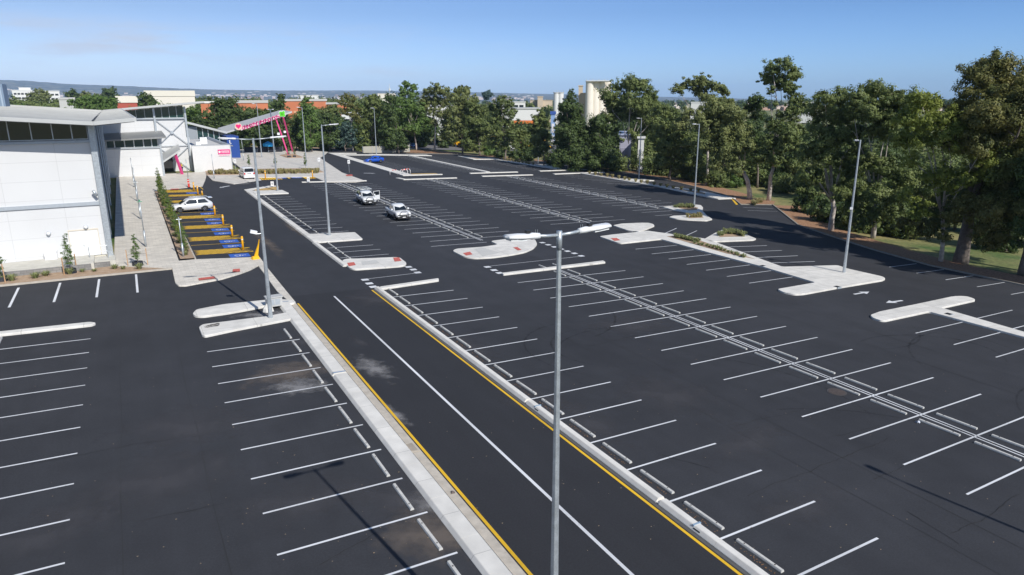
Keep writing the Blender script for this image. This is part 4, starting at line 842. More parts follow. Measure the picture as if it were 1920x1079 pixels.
for k, (x, y) in enumerate(((-1.6, 0), (.3, -.5), (1.3, .6))):
    b = MB(); b.tube([(x-.8, y, 0), (x-.8, y, .75), (x-.55, y, 1.0), (x+.55, y, 1.0), (x+.8, y, .75), (x+.8, y, 0)], .06, 8); b.build('frame', mat('barrier_white', (.8, .78, .78), .5), t, True); b = MB(); b.tube([(x-.4, y, 1.0), (x, y, 1.0)], .066, 8); b.tube([(x+.2, y, 1.0), (x+.5, y, 1.0)], .066, 8); b.build('red_sleeve', mat('barrier_red', (.65, .05, .03)), t)
# boxes by the left lamp post
w = W(514.5, 577); t = empty('service_cabinet', w, R_(2), 'pale grey service cabinet behind the left lamp post', 'cabinet'); b = MB(); b.box(-.5, .5, -.3, .3, .15, .75); b.build('casing', mat('cabinet_grey', (.5, .5, .49), .6, var=.05), t); b = MB(); b.box(-.55, .55, -.35, .35, .75, .82); b.build('lid', mat('cabinet_grey', (.5, .5, .49)), t); b = MB(); b.box(-.35, -.02, -.305, -.3, .25, .65); b.box(.02, .35, -.305, -.3, .25, .65); b.build('door', STEELW, t)
w = W(503, 584); t = empty('marker_block', w, .3, 'white cone-shaped block lying at the foot of the left lamp post', 'block'); b = MB(); b.tube([(0, 0, 0), (0, 0, .22), (0, 0, .5)], [.38, .32, .1], 8); b.build('block', CONC_K, t); b = MB(); b.tube([(0, 0, .5), (0, 0, .6)], .04, 6); b.build('lifting_eye', GALV, t)
# drain lids
def lid(u, v, label, m, w=.85, round_=False, z=.018):
    g = G(u, v); t = empty('drain_cover', S(g[0], g[1], z), 0, label, 'drain cover')
    b = MB()
    if round_: b.tube([(0, 0, 0), (0, 0, .012)], w/2, 28)
    else: b.box(-w/2, w/2, -w/2, w/2, 0, .02)
    b.build('frame', m, t); b = MB()
    if round_: b.tube([(0, 0, .012), (0, 0, .02)], w/2-.07, 28)
    else: b.box(-w/2+.08, w/2-.08, -w/2+.08, w/2-.08, .02, .03)
    b.build('plate', mat('plate_tan', (.36, .31, .25), .8, var=.12, scale=10) if not round_ else mat('plate_rust', (.075, .058, .052), .8, var=.2, scale=8), t)
lid(763.5, 842.5, 'square tan concrete pit cover set in the road gutter', CONC_T, .82)
lid(1569, 736, 'round rusty manhole cover between bays right of the double row line', mat('manhole_ring', (.07, .065, .065), .8), .95, True)
for k, (u, v) in enumerate([(1311, 997.5), (1009, 771)]):
    g = G(u, v); t = empty('kerb_drain', S(15.72, g[1], .0), 0, 'dark drain opening cut in the road kerb, '+('nearer' if k == 0 else 'farther')+' one', 'drain', 'drain openings in the road kerb')
    b = MB(); b.box(-.03, .12, -.14, .16, .02, .10); b.build('opening', DARK, t); b = MB(); b.box(-.0, .34, .17, .24, .12, .182); b.build('lintel', mat('pale_blue_mark', (.26, .36, .47), .7), t)
for (u, v, lb) in ((1430, 501.5, 'small dark drain opening where the planted strip meets the large island'), (1569, 541, 'small dark drain opening in the front edge of the large island'), (1778, 592.5, 'dark drain opening cut under the long stem of the right island'), (1192, 437, 'small dark drain opening between the oval island and the hub island')):
    g = G(u, v); t = empty('kerb_drain', S(*g, 0), 0, lb, 'drain'); b = MB(); b.box(-.22, .22, -.22, .22, .0, .157); b.build('opening', DARK, t); b = MB(); b.box(-.25, .25, -.26, -.222, .02, .165); b.build('rim', STEELW, t)
g = G(849, 925.5); t = empty('debris', S(*g, .02), 0, 'small brown and blue scrap lying beside the yellow edge line', 'litter'); b = MB(); b.add([(-.09, -.04, 0), (.06, -.08, .02), (.1, .05, 0), (-.02, .09, .05), (.0, .0, .09)], [(0, 1, 4), (1, 2, 4), (2, 3, 4), (3, 0, 4)]); b.build('scrap', mat('scrap', (.13, .10, .09), .8), t)
g = G(1720, 793.5); t = empty('litter', S(*g, .02), 0, 'crumpled white paper lying beside a wheel stop in the double row', 'litter'); b = MB()
for k in range(7): a = k*.9; b.add([(.1*math.cos(a), .12*math.sin(a), .01), (.16*math.cos(a+.8), .1*math.sin(a+.8), .05), (0, 0, .1)], [(0, 1, 2)])
b.build('paper', mat('paper', (.62, .66, .74), .8), t)
# wire coil on the near-left kerb island
g = G(398, 616.5); t = empty('wire_coil', S(*g, .16), .1, 'tangled coil of dark wire lying on the left kerb island', 'wire'); b = MB()
for k in range(4): b.tube([((.42-.05*k)*math.cos(s)+.06*k, (.16+.02*k)*math.sin(s)+.03*(k % 2), .02+.012*k+.02*math.sin(3*s)) for s in np.linspace(0, 5.6, 18)], .012, 4)
b.build('wire', mat('wire_dark', (.10, .09, .08), .6), t)

# ---- wheel stops: every one a thing of its own
def ws_proto():
    t = empty('wheel_stop', (0, 0, -100), 0, 'x', 'wheel stop', 'x'); b = MB(); L_ = .92
    prof = [(-.07, 0), (-.07, .035), (-.048, .085), (.048, .085), (.07, .035), (.07, 0)]
    b.add([(x, y, z) for y in (-L_, L_) for x, z in prof], [(j, j+1, 7+j, 6+j) for j in range(5)]+[(0, 1, 2, 3, 4, 5)[::-1], (6, 7, 8, 9, 10, 11)])
    b.build('block', CONC_W, t); b = MB()
    for y in (-.62, .62): b.tube([(0, y, .08), (0, y, .095)], .028, 8)
    b.build('fixing_bolt', mat('bolt', (.12, .11, .10), .6, .5), t); return t
WP = ws_proto(); first = [True]
def wstop(x, y, label, group):
    loc = S(x, y, .006)
    if first[0]: WP.location = loc; WP['label'] = label; WP['group'] = group; first[0] = False; return
    clone(WP, loc, random.uniform(-.012, .012), label, group)
def wrow(x, ys, what, side=None):
    for i, y in enumerate(ys):
        lb = '%s grey wheel stop from the near end, %s%s' % (ONES[i], (side+' of ') if side else 'in ', what)
        wstop(x, y+SK*x, lb, 'wheel stops in '+what)
wrow(16.62, [48.589-2.5*i-1.25 for i in range(17, -1, -1) if i > 0]+[48.589-1.25], 'the single row on the road kerb')
wrow(7.6, [39.54-2.5*i+1.25 for i in range(15, -1, -1)], 'the row left of the median')
wrow(-7.1, [44.591-2.5*i+1.25 for i in range(3, -1, -1)], 'the row at the left edge')
for x, s in ((31.74, 'left side'), (33.22, 'right side')): wrow(x, [26.146-2.5*i+1.25+2.5 for i in range(9, -9, -1)][:18]+[], 'the near double row', s)
for x, s in ((31.35, 'left side'), (33.05, 'right side')): wrow(x, [117.25-2.5*i+1.25 for i in range(21, -1, -1)], 'the double row of utes', s)
for x, s in ((49.45, 'left side'), (51.25, 'right side')): wrow(x, [119.6-2.5*i+1.25 for i in range(20, -1, -1)], 'the second far double row', s)
for x, s in ((68.05, 'left side'), (69.85, 'right side')): wrow(x, [120.9-2.5*i+1.25 for i in range(18, -1, -1)], 'the third far double row', s)
wrow(17.25, [103.36-2.5*i+1.25 for i in range(13, -1, -1)], 'the row on the far lot kerb')
wrow(16.9, [60.5, 62.9, 65.3, 67.0], 'the short four bay row')
wrow(67.1, [179.0-2.5*i-1.25 for i in range(16, -1, -1)], 'the farthest kerbed row')

# ---- vehicles (x forward, y left, z up in each vehicle's own frame)
TYRE = mat('tyre_rubber_black', (.02, .02, .02), .85); RIM = mat('alloy', (.35, .36, .38), .3, .8); RIMD = mat('alloy_dark', (.05, .05, .055), .35, .6)
CARGL = mat('car_glass', (.012, .018, .024), .05, spec=.9); HLM = mat('headlight_lens', (.70, .72, .74), .12); TLM = mat('tail_lens', (.55, .02, .02), .2)
def paint(name, c, metal=.0):
    if name in MATS: return MATS[name]
    m = mat(name, c, .28, metal); m.node_tree.nodes['Principled BSDF'].inputs['Coat Weight'].default_value = .7; m.node_tree.nodes['Principled BSDF'].inputs['Coat Roughness'].default_value = .06; return m
def vehicle(name, label, cat, loc, rz, body, cabin, pm, wb, wr=.36, hw=.9, rim=RIM, trays=None, group=None):
    """body: stations (x, z_low, z_top, half width); cabin: stations (x, z_belt, z_roof, hw_belt, hw_roof)"""
    t = empty(name, loc, rz, label, cat, group)
    b = MB(); vs = []; n = 11
    for x, zl, zt, w in body:
        vs += [(x, s*w*k, z) for s, k, z in ((-1, .80, zl), (-1, .97, zl+.08), (-1, 1.0, zl+(zt-zl)*.45), (-1, .985, zl+(zt-zl)*.8), (-1, .90, zt-.02), (1, 0, zt+.03), (1, .90, zt-.02), (1, .985, zl+(zt-zl)*.8), (1, 1.0, zl+(zt-zl)*.45), (1, .97, zl+.08), (1, .80, zl))]
    k = len(body)
    b.add(vs, [(i*n+j, i*n+(j+1) % n, (i+1)*n+(j+1) % n, (i+1)*n+j) for i in range(k-1) for j in range(n)]+[tuple(range(n))[::-1], tuple((k-1)*n+j for j in range(n))])
    bo = b.build('body', pm, t, True)
    b = MB(); vs = []; n = 9
    for x, zb, zr_, wb_, wr_ in cabin: vs += [(x, s*w, z) for s, w, z in ((-1, wb_, zb-.04), (-1, (wb_*.3+wr_*.7), zb+(zr_-zb)*.7), (-1, wr_, zr_-.05), (-1, wr_*.86, zr_), (1, 0, zr_+.02), (1, wr_*.86, zr_), (1, wr_, zr_-.05), (1, (wb_*.3+wr_*.7), zb+(zr_-zb)*.7), (1, wb_, zb-.04))]
    k = len(cabin)
    b.add(vs, [(i*n+j, i*n+j+1, (i+1)*n+j+1, (i+1)*n+j) for i in range(k-1) for j in range(n-1)]+[tuple(range(n))[::-1], tuple((k-1)*n+j for j in range(n))]); b.build('cabin', pm, t, True)
    # glass: front, rear, sides, a few mm proud of the cabin skin
    f0, f1 = cabin[0], cabin[1]; r0, r1 = cabin[-1], cabin[-2]
    def pane(nm, a, c, sgn):
        g = MB(); e = .06*sgn; w0, w1 = a[3]*.9, c[4]*.86; za, zc = a[1]+.06+(a[2]-a[1])*.0, c[2]-.07
        lo = Vector((a[0]+e, 0, max(a[1], a[2])+.03)); hi = Vector((c[0]+e, 0, zc+.02)); 
        g.add([(lo.x, -w0, lo.z), (lo.x, w0, lo.z), (hi.x, w1, hi.z), (hi.x, -w1, hi.z), (lo.x-.03*sgn, -w0, lo.z), (lo.x-.03*sgn, w0, lo.z), (hi.x-.03*sgn, w1, hi.z), (hi.x-.03*sgn, -w1, hi.z)], [(0, 1, 2, 3), (7, 6, 5, 4), (0, 4, 5, 1), (1, 5, 6, 2), (2, 6, 7, 3), (3, 7, 4, 0)]); g.build(nm, CARGL, t)
    pane('windscreen', (f0[0]+.01, f0[1], f0[2]-.02, f0[3]), f1, 1); pane('rear_window', (r0[0]-.01, r0[1], r0[2]-.02, r0[3]), r1, -1)
    xs = [c[0] for c in cabin]
    def side(x, z): # half width of cabin at height fraction
        for a, c in zip(cabin[:-1], cabin[1:]):
            if c[0] <= x <= a[0]:
                k = (x-a[0])/(c[0]-a[0]+1e-9); wbb = a[3]+(c[3]-a[3])*k; wrr = a[4]+(c[4]-a[4])*k; zb = a[1]+(c[1]-a[1])*k; zz = a[2]+(c[2]-a[2])*k
                f = (z-zb+.04)/(zz-.01-zb); return wbb+(wrr-wbb)*min(1, max(0, f))
        return cabin[1][3]
    top0, top1 = f1, r1; zb_ = f0[1]+.03; zt_ = f1[2]-.11
    cuts = trays or [.5]; X0, X1 = f1[0]-.02, r1[0]+.02; xe = [X0]+[X0+(X1-X0)*c for c in cuts]+[X1]
    for s in (-1, 1):
        for i, (a, c) in enumerate(zip(xe[:-1], xe[1:])):
            a2, c2 = a-.05, c+.05; al, cl_ = (a2+(f0[0]-f1[0])*.72 if i == 0 else a2), (c2+(r0[0]-r1[0])*.6 if i == len(xe)-2 else c2)
            g = MB(); P = [(al, zb_), (cl_, zb_), (c2, zt_), (a2, zt_)]
            vs = [(x, s*(side(min(max(x, X1), X0), z)+.022), z) for x, z in P]+[(x, s*(side(min(max(x, X1), X0), z)-.02), z) for x, z in P]
            g.add(vs, [(0, 1, 2, 3), (7, 6, 5, 4), (0, 4, 5, 1), (1, 5, 6, 2), (2, 6, 7, 3), (3, 7, 4, 0)]); g.build('side_window', CARGL, t)
        g = MB(); g.box(f1[0]+.32, f1[0]+.50, s*(hw*.98), s*(hw*.98+.2), zb_+.02, zb_+.2); g.build('mirror', pm, t)
    for x in wb:
        for s in (-1, 1):
            g = MB(); y0, y1 = s*(hw-.2), s*(hw+.02); g.tube([(x, y0, wr), (x, y1-s*.03, wr), (x, y1, wr)], [wr, wr, wr-.03], 20); w_ = g.build('wheel', TYRE, t, False)
            g = MB(); g.tube([(x, y1, wr), (x, y1+s*.012, wr)], wr*.62, 16); q = g.build('rim', rim); q.parent = w_
            g = MB(); 
            for a in range(5): an = a*2*math.pi/5; g.obox((x+.05*math.cos(an), y1+s*.016, wr+.05*math.sin(an)), (x+wr*.58*math.cos(an), y1+s*.016, wr+wr*.58*math.sin(an)), .05, .012, (0, 1, 0))
            q = g.build('spokes', RIMD if rim is RIM else RIM); q.parent = w_
            g = MB(); m_ = 14; pts = [(x+(wr+.07)*math.cos(math.pi*i/m_), wr+(wr+.07)*math.sin(math.pi*i/m_)) for i in range(m_+1)]; yy = s*(hw+.006)
            g.add([(p, yy-s*.06, q_) for p, q_ in pts]+[(p, yy, q_) for p, q_ in pts], [tuple(range(m_+1)), tuple(range(m_+1, 2*m_+2))[::-1]]+[(i, i+1, m_+2+i, m_+1+i) for i in range(m_)]); g.build('wheel_arch', DARK, t)
    fx, rx = body[0][0], body[-1][0]; zf = body[0][2]; zr2 = body[-1][2]; w = body[0][3]; w2 = body[-1][3]
    for s in (-1, 1):
        g = MB(); g.box(fx-.20, fx+.035, s*w*.55, s*w*.93, zf-.26, zf-.08); g.build('headlight', HLM, t)
        g = MB(); g.box(rx-.03, rx+.16, s*w2*.72, s*w2*.99, zr2-.36, zr2-.10); g.build('tail_light', TLM, t)
        g = MB(); g.box(xs[0]-1.2, xs[0]-1.05, s*(hw+.0), s*(hw+.015), .86, .9); g.box(xs[0]-2.1, xs[0]-1.95, s*(hw), s*(hw+.015), .86, .9); g.build('door_handle', DARK, t)
    g = MB(); g.box(fx-.05, fx+.02, -w*.48, w*.48, zf-.30, zf-.10); g.build('grille', DARK, t)
    g = MB(); g.box(fx-.1, fx+.04, -w*.96, w*.96, .3, .52); g.build('bumper', pm if cat != 'ute' else DARK, t)
    g = MB(); g.box(fx+.04, fx+.055, -.19, .19, .42, .52); g.build('number_plate', PAINT, t)
    g = MB(); g.box(rx-.045, rx-.03, -.19, .19, zr2-.52, zr2-.42); g.build('number_plate', PAINT, t)
    g = MB(); g.box(body[2][0], body[-3][0], -hw*.7, hw*.7, .22, .4); g.build('underbody', DARK, t)
    return t
def heading(p, q):   # p rear px, q front px
    a, b_ = S(*G(*p)), S(*G(*q)); return math.atan2(b_.y-a.y, b_.x-a.x)
SUVB = [(2.33, .42, .62, .72), (2.28, .32, .78, .84), (1.95, .28, .96, .93), (1.1, .26, 1.04, .94), (0, .26, 1.06, .945), (-1.2, .26, 1.10, .945), (-2.0, .3, 1.12, .93), (-2.30, .4, 1.08, .86), (-2.36, .5, .95, .80)]
SUVC = [(1.28, 1.02, 1.05, .80, .74), (.35, 1.04, 1.60, .86, .68), (-.6, 1.06, 1.68, .87, .68), (-1.6, 1.08, 1.62, .86, .66), (-2.22, 1.1, 1.16, .80, .68)]
P = Vector(G(357, 399)); L0 = S(P.x, P.y)
silver = paint('silver_paint', (.70, .71, .73), .15)
v = vehicle('parked_suv', 'silver four-wheel-drive wagon nosed into the accessible bay', 'car', S(6.6, 93.2), heading((384, 397), (332, 399.5)), SUVB, SUVC, silver, (1.42, -1.36), .36, .93, RIMD, [.5])
g = MB(); g.box(-2.0, .1, -.62, -.58, 1.68, 1.73); g.build('roof_rail', GALV, v); g = MB(); g.box(-2.0, .1, .58, .62, 1.68, 1.73); g.build('roof_rail', GALV, v); g = MB(); g.box(-2.42, -1.95, -.6, .6, 1.56, 1.62); g.build('spoiler', silver, v)
SEDB = [(2.28, .40, .52, .68), (2.22, .28, .66, .80), (1.85, .24, .80, .88), (1.0, .22, .89, .89), (0, .22, .92, .90), (-1.2, .22, .94, .90), (-1.95, .26, .98, .87), (-2.25, .36, .94, .80), (-2.30, .45, .8, .74)]
SEDC = [(1.15, .88, .90, .78, .72), (.25, .9, 1.36, .83, .60), (-.55, .92, 1.42, .84, .60), (-1.15, .94, 1.34, .83, .58), (-1.85, .96, 1.0, .78, .64)]
blue = paint('blue_car_paint', (.015, .09, .50), .1)
a = Vector(G(693, 306)); c = Vector(G(714, 306)); m_ = (a+c)/2
v = vehicle('parked_sedan', 'bright blue sedan parked beside the long white median', 'car', S(m_.x, m_.y+.9), heading((714, 306), (693, 306.4)), SEDB, SEDC, blue, (1.32, -1.32), .33, .88, RIM, [.5]); v.scale = (1.0, 1.0, 1.14)
UTB = [(2.62, .55, .80, .80), (2.55, .45, 1.0, .90), (2.1, .42, 1.10, .94), (1.2, .40, 1.16, .945), (.2, .40, 1.12, .95), (-.75, .40, 1.12, .95), (-1.7, .42, 1.14, .95), (-2.55, .44, 1.14, .93), (-2.62, .5, 1.1, .92)]
UTC = [(1.35, 1.12, 1.16, .82, .76), (.55, 1.12, 1.70, .87, .68), (-.1, 1.12, 1.78, .87, .68), (-.7, 1.12, 1.74, .87, .68), (-.92, 1.12, 1.2, .86, .76)]
white = paint('white_car_paint', (.74, .75, .76))
def ute(name, label, rl, fl, fr, extra):
    A = Vector(G(*rl)); B = Vector(G(*fl)); Cc = Vector(G(*fr)); d = (B-A).normalized(); n = Vector((-d.y, d.x))
    if n.dot(Cc-B) < 0: n = -n
    cen = (A+B)/2+n*.93; w = S(cen.x, cen.y); hd = math.atan2(d.y, d.x)
    v = vehicle(name, label, 'ute', w, hd, UTB, UTC, white, (1.72, -1.45), .38, .94, RIM, [.5])
    g = MB(); g.box(-2.5, -.98, -.80, .80, 1.145, 1.18); g.build('tray_floor', DARK, v)
    g = MB(); g.tube([(2.72, -.5, .5), (2.76, -.5, .98), (2.74, -.3, 1.16), (2.74, .3, 1.16), (2.76, .5, .98), (2.72, .5, .5)], .035, 8); g.tube([(2.75, -.8, .78), (2.77, .8, .78)], .03, 8); g.build('bull_bar', DARK, v, True)
    return v, hd, cen
u2, hd2, c2 = ute('parked_ute', 'white dual cab ute with bull bar and open tray, nearer of the pair', (724.5, 404.5), (741.5, 414.5), (767, 414.5), 0)
u1, hd1, c1 = ute('parked_ute', 'white ute with ladder rack and open door, farther of the pair', (668, 377.5), (680.5, 386), (703.5, 386), 1)
for o_ in (u1, u2): o_['group'] = 'white utes across the bays'
g = MB()
for x in (-2.4, -1.0, .3): g.tube([(x, -.8, 1.14 if x < 0 else 1.75), (x, -.8, 2.0), (x, .8, 2.0), (x, .8, 1.14 if x < 0 else 1.75)], .03, 6)
for y in (-.8, .8, 0): g.tube([(-2.5, y, 2.02), (.5, y, 2.02)], .025, 6)
g.build('ladder_rack', GALV, u1)
g = MB(); g.box(-2.45, -1.1, -.75, .1, 1.19, 1.5); g.build('tool_box', mat('tool_green', (.25, .28, .10), .6), u1)
g = MB(); ca, sa = math.cos(R_(62)), math.sin(R_(62)); hx, hy = .55, .93   # open driver's door hinged at the front
def T(x, y, z): return (hx+.3-(x*ca), hy+(x*sa)+y*.0+y*ca*.0, z)
def door(b, x0, x1, z0, z1, th=.05):
    n = Vector((sa, ca, 0))*th/2; p0 = Vector((hx+.25-x0*ca, hy+x0*sa, 0)); p1 = Vector((hx+.25-x1*ca, hy+x1*sa, 0))
    b.add([p0-n+Vector((0, 0, z0)), p1-n+Vector((0, 0, z0)), p1+n+Vector((0, 0, z0)), p0+n+Vector((0, 0, z0)), p0-n+Vector((0, 0, z1)), p1-n+Vector((0, 0, z1)), p1+n+Vector((0, 0, z1)), p0+n+Vector((0, 0, z1))], [(3, 2, 1, 0), (4, 5, 6, 7), (0, 1, 5, 4), (1, 2, 6, 5), (2, 3, 7, 6), (3, 0, 4, 7)])
door(g, 0, 1.1, .5, 1.13); door(g, 0, 1.1, 1.66, 1.72); door(g, 1.03, 1.1, 1.13, 1.66); door(g, 0, .06, 1.13, 1.66); dr = g.build('open_door', white, u1)
g = MB(); door(g, .06, 1.03, 1.13, 1.66, .015); q = g.build('door_window', CARGL); q.parent = dr
VANB = [(2.45, .45, .85, .78), (2.38, .32, 1.05, .90), (2.0, .28, 1.22, .93), (1.6, .26, 1.3, .94), (0, .26, 1.3, .945), (-1.5, .26, 1.3, .945), (-2.3, .28, 1.3, .93), (-2.42, .34, 1.28, .91)]
VANC = [(1.95, 1.22, 1.26, .84, .78), (1.0, 1.28, 1.95, .90, .76), (0, 1.28, 2.0, .91, .78), (-2.2, 1.28, 1.98, .90, .78), (-2.42, 1.30, 1.36, .88, .80)]
A = Vector(G(458, 337.5)); B = Vector(G(479, 337.5)); cen = (A+B)/2
hv = math.atan2(1.0, -.03); w = S(cen.x-.1, cen.y+2.4)
v = vehicle('parked_van', 'white van seen from behind, parked before the planted bed', 'van', w, hv, VANB, VANC, white, (1.5, -1.35), .34, .93, RIM, [.3, .62])
g = MB(); g.box(-2.47, -2.43, -.74, .74, 1.36, 1.84); g.build('rear_glass', CARGL, v); g = MB(); g.box(-2.46, -2.42, -.3, .3, 1.02, 1.1); g.build('tailgate_handle', DARK, v); g = MB(); g.box(-2.52, -2.3, -.9, .9, .34, .6); g.build('rear_bumper', white, v)

# ---- people
SKIN = mat('skin', (.45, .27, .19), .6)
def limb_mesh(name, verts, edges, radii, m, parent, root=0, sub=1):
    me = bpy.data.meshes.new(name); me.from_pydata(verts, edges, []); me.update()
    o = bpy.data.objects.new(name, me); COL.objects.link(o)
    sk = o.modifiers.new('Skin', 'SKIN'); sk.use_smooth_shade = True; su = o.modifiers.new('Sub', 'SUBSURF'); su.levels = sub; su.render_levels = sub
    for i, r in enumerate(radii): me.skin_vertices[0].data[i].radius = (r, r)
    me.skin_vertices[0].data[root].use_root = True; bpy.context.view_layer.update()
    dg = bpy.context.evaluated_depsgraph_get(); nm = bpy.data.meshes.new_from_object(o.evaluated_get(dg)); nm.name = name
    bpy.data.objects.remove(o); nm.materials.clear(); return link(name, nm, m, parent)
def person(loc, rz, label, top, trousers, lean=.0, hat=None):
    t = empty('person', loc, rz, label, 'person'); l = lean
    V = [(0, 0, .95), (l*.4, 0, 1.15), (l*.9, 0, 1.40), (l*1.1, 0, 1.50), (l*1.2+.02, 0, 1.62), (l*1.2+.03, 0, 1.73),
         (l*.9, .19, 1.42), (l*1.1+.10, .25, 1.15), (l*1.2+.30, .22, 1.02), (l*.9, -.19, 1.42), (l*1.0+.02, -.26, 1.14), (l*1.1+.14, -.25, .92),
         (0, .10, .90), (.03, .11, .50), (-.02, .12, .08), (.14, .13, .04), (0, -.10, .90), (.06, -.12, .50), (-.03, -.12, .08), (.13, -.13, .04)]
    E_ = [(0, 1), (1, 2), (2, 3), (3, 4), (4, 5), (2, 6), (6, 7), (7, 8), (2, 9), (9, 10), (10, 11), (0, 12), (12, 13), (13, 14), (14, 15), (0, 16), (16, 17), (17, 18), (18, 19)]
    Rr = [.13, .12, .14, .055, .095, .085, .065, .045, .032, .065, .045, .032, .095, .065, .045, .04, .095, .065, .045, .04]
    body = limb_mesh('body', V, E_, Rr, SKIN, t)
    limb_mesh('shirt', [V[0], V[1], V[2], V[6], V[7], V[9], V[10]], [(0, 1), (1, 2), (2, 3), (3, 4), (2, 5), (5, 6)], [.15, .145, .165, .085, .062, .085, .062], top, t)
    limb_mesh('trousers', [V[0], V[12], V[13], V[14], V[16], V[17], V[18]], [(0, 1), (1, 2), (2, 3), (0, 4), (4, 5), (5, 6)], [.145, .11, .082, .066, .11, .082, .066], trousers, t)
    hx = l*1.2
    b = MB(); b.tube([(hx-.0, 0, 1.66), (hx-.01, 0, 1.76), (hx-.01, 0, 1.80)], [.108, .10, .04], 10); b.build('hair', hat or mat('hair', (.04, .025, .015), .8), t, True)
    for s in (1, -1):
        b = MB(); p = Vector(V[8] if s == 1 else V[11])
        for k in range(4): b.tube([p+Vector((.02, (k-1.5)*.018, 0)), p+Vector((.07-.004*abs(k-1.5), (k-1.5)*.02, -.01)), p+Vector((.09-.006*abs(k-1.5), (k-1.5)*.02, -.035))], [.009, .008, .006], 5)
        b.tube([p+Vector((.01, s*-.03, 0)), p+Vector((.05, s*-.055, -.01))], [.011, .008], 5); b.build('hand', SKIN, t, True)
        b = MB(); q = V[14] if s == 1 else V[18]; b.box(q[0]-.06, q[0]+.22, q[1]-.05, q[1]+.05, 0, .09); b.build('shoe', DARK, t)
    return t
def uloc(v, x, y): # a point in vehicle v's frame
    r = v.rotation_euler[2]; return v.location+Vector((x*math.cos(r)-y*math.sin(r), x*math.sin(r)+y*math.cos(r), 0))
person(uloc(u1, .35, 1.35), hd1+math.pi*.85, 'worker in an orange high-visibility shirt behind the open ute door', mat('hivis_orange', (.90, .16, .03), .6), mat('navy_cloth', (.02, .03, .06), .8), .10)
w = W(342.5, 323.5); person(w, R_(200), 'person in yellow high-visibility vest standing beside the pink porch strut', mat('hivis_yellow', (.80, .55, .05), .6), mat('navy_cloth', (.02, .03, .06), .8), .05, mat('hard_hat', (.35, .45, .15), .5))

# ---- plaza furniture
w = W(504, 287); t = empty('cafe_umbrella', w, 0, 'open bright blue umbrella over the dark barrier screens on the plaza', 'umbrella')
b = MB(); b.tube([(0, 0, 0), (0, 0, 2.5)], .04, 8); b.build('pole', STEELW, t); b = MB(); n = 8; R2 = 1.3
b.add([(0, 0, 3.0)]+[(R2*math.cos(2*math.pi*k/n), R2*math.sin(2*math.pi*k/n), 2.4) for k in range(n)]+[(R2*math.cos(2*math.pi*k/n), R2*math.sin(2*math.pi*k/n), 1.7) for k in range(n)], [(0, 1+k, 1+(k+1) % n) for k in range(n)]+[(1+k, 9+k, 9+(k+1) % n, 1+(k+1) % n) for k in range(n)])
b.build('canopy', mat('umbrella_blue', (.02, .33, .68), .6), t)
for i, (u0, u1_, v) in enumerate([(458, 479, 286.5), (483, 502, 287), (504, 514, 287), (517, 530, 286)]):
    a, c = W(u0, v), W(u1_, v-.3); t = empty('screen_barrier', (a+c)/2, math.atan2(c.y-a.y, c.x-a.x), 'low black fabric barrier screen on the plaza, %s from the left' % ONES[i], 'barrier', 'black barrier screens on the plaza'); Lh = (c-a).length/2
    b = MB(); b.box(-Lh, Lh, -.03, .03, .1, 1.45); b.build('panel', mat('screen_black', (.012, .013, .02), .7), t)
    for x in (-Lh, Lh): b = MB(); b.tube([(x, 0, 0), (x, 0, 1.5)], .04, 6); b.build('post', GALV, t)
w = W(470, 272); t = empty('yellow_marker', w, 0, 'yellow post marker standing beyond the plaza in front of the trees', 'post'); b = MB(); b.tube([(0, 0, 0), (0, 0, 1.5), (0, 0, 1.9)], [.3, .2, .16], 10); b.build('post', YEL, t, True); b = MB(); b.box(-.6, .6, -.3, .3, 0, .3); b.build('base', YEL, t)

# ================================================================== TREES
def leaf_mesh(name, blobs, leaf, dens=1.0, drop=0.0, seed=0, sub=.40, aspect=.55):
    """blobs: (centre, radius, squash). leaves gather in small sprays spread over and through each blob"""
    g = np.random.default_rng(seed+11); Vs = []
    for c, r, sq in blobs:
        ns = max(8, int(26*min(2.2, r/1.2))); dirs = g.normal(size=(ns, 3)); dirs /= np.linalg.norm(dirs, axis=1)[:, None]
        rad = r*(.22+.72*g.random(ns)**.5)*(1+.22*g.normal(size=ns)); cen = dirs*rad[:, None]; cen[:, 2] *= sq
        sr = sub*r*(.45+.75*g.random(ns))
        nl = int(dens*2.9*4*math.pi*r*r/(leaf*leaf*aspect)); k = g.integers(0, ns, nl)
        d = g.normal(size=(nl, 3)); d /= np.linalg.norm(d, axis=1)[:, None]; q = sr[k]*(g.random(nl)**.5)
        off = d*q[:, None]; off[:, 2] = off[:, 2]*.75-drop*sr[k]*g.random(nl)
        p = np.array(c)+cen[k]+off
        nrm = d*.9+dirs[k]*.6+g.normal(size=(nl, 3))*.26+np.array([0, 0, .2]); nrm /= np.linalg.norm(nrm, axis=1)[:, None]
        a = np.cross(nrm, g.normal(size=(nl, 3))); a /= np.linalg.norm(a, axis=1)[:, None]; b_ = np.cross(nrm, a)
        s = leaf*(.55+.8*g.random(nl)); a *= (s*.5)[:, None]; b_ *= (s*.5*aspect)[:, None]
        Vs.append(np.stack([p-a, p-b_, p+a, p+b_], 1))
    V = np.concatenate(Vs).reshape(-1, 3); nf = len(V)//4
    me = bpy.data.meshes.new(name); me.vertices.add(len(V)); me.vertices.foreach_set('co', V.astype(np.float32).ravel())
    me.loops.add(nf*4); me.polygons.add(nf); me.loops.foreach_set('vertex_index', np.arange(nf*4, dtype=np.int32)); me.polygons.foreach_set('loop_start', np.arange(0, nf*4, 4, dtype=np.int32)); me.polygons.foreach_set('loop_total', np.full(nf, 4, dtype=np.int32))
    me.update(calc_edges=True); return me
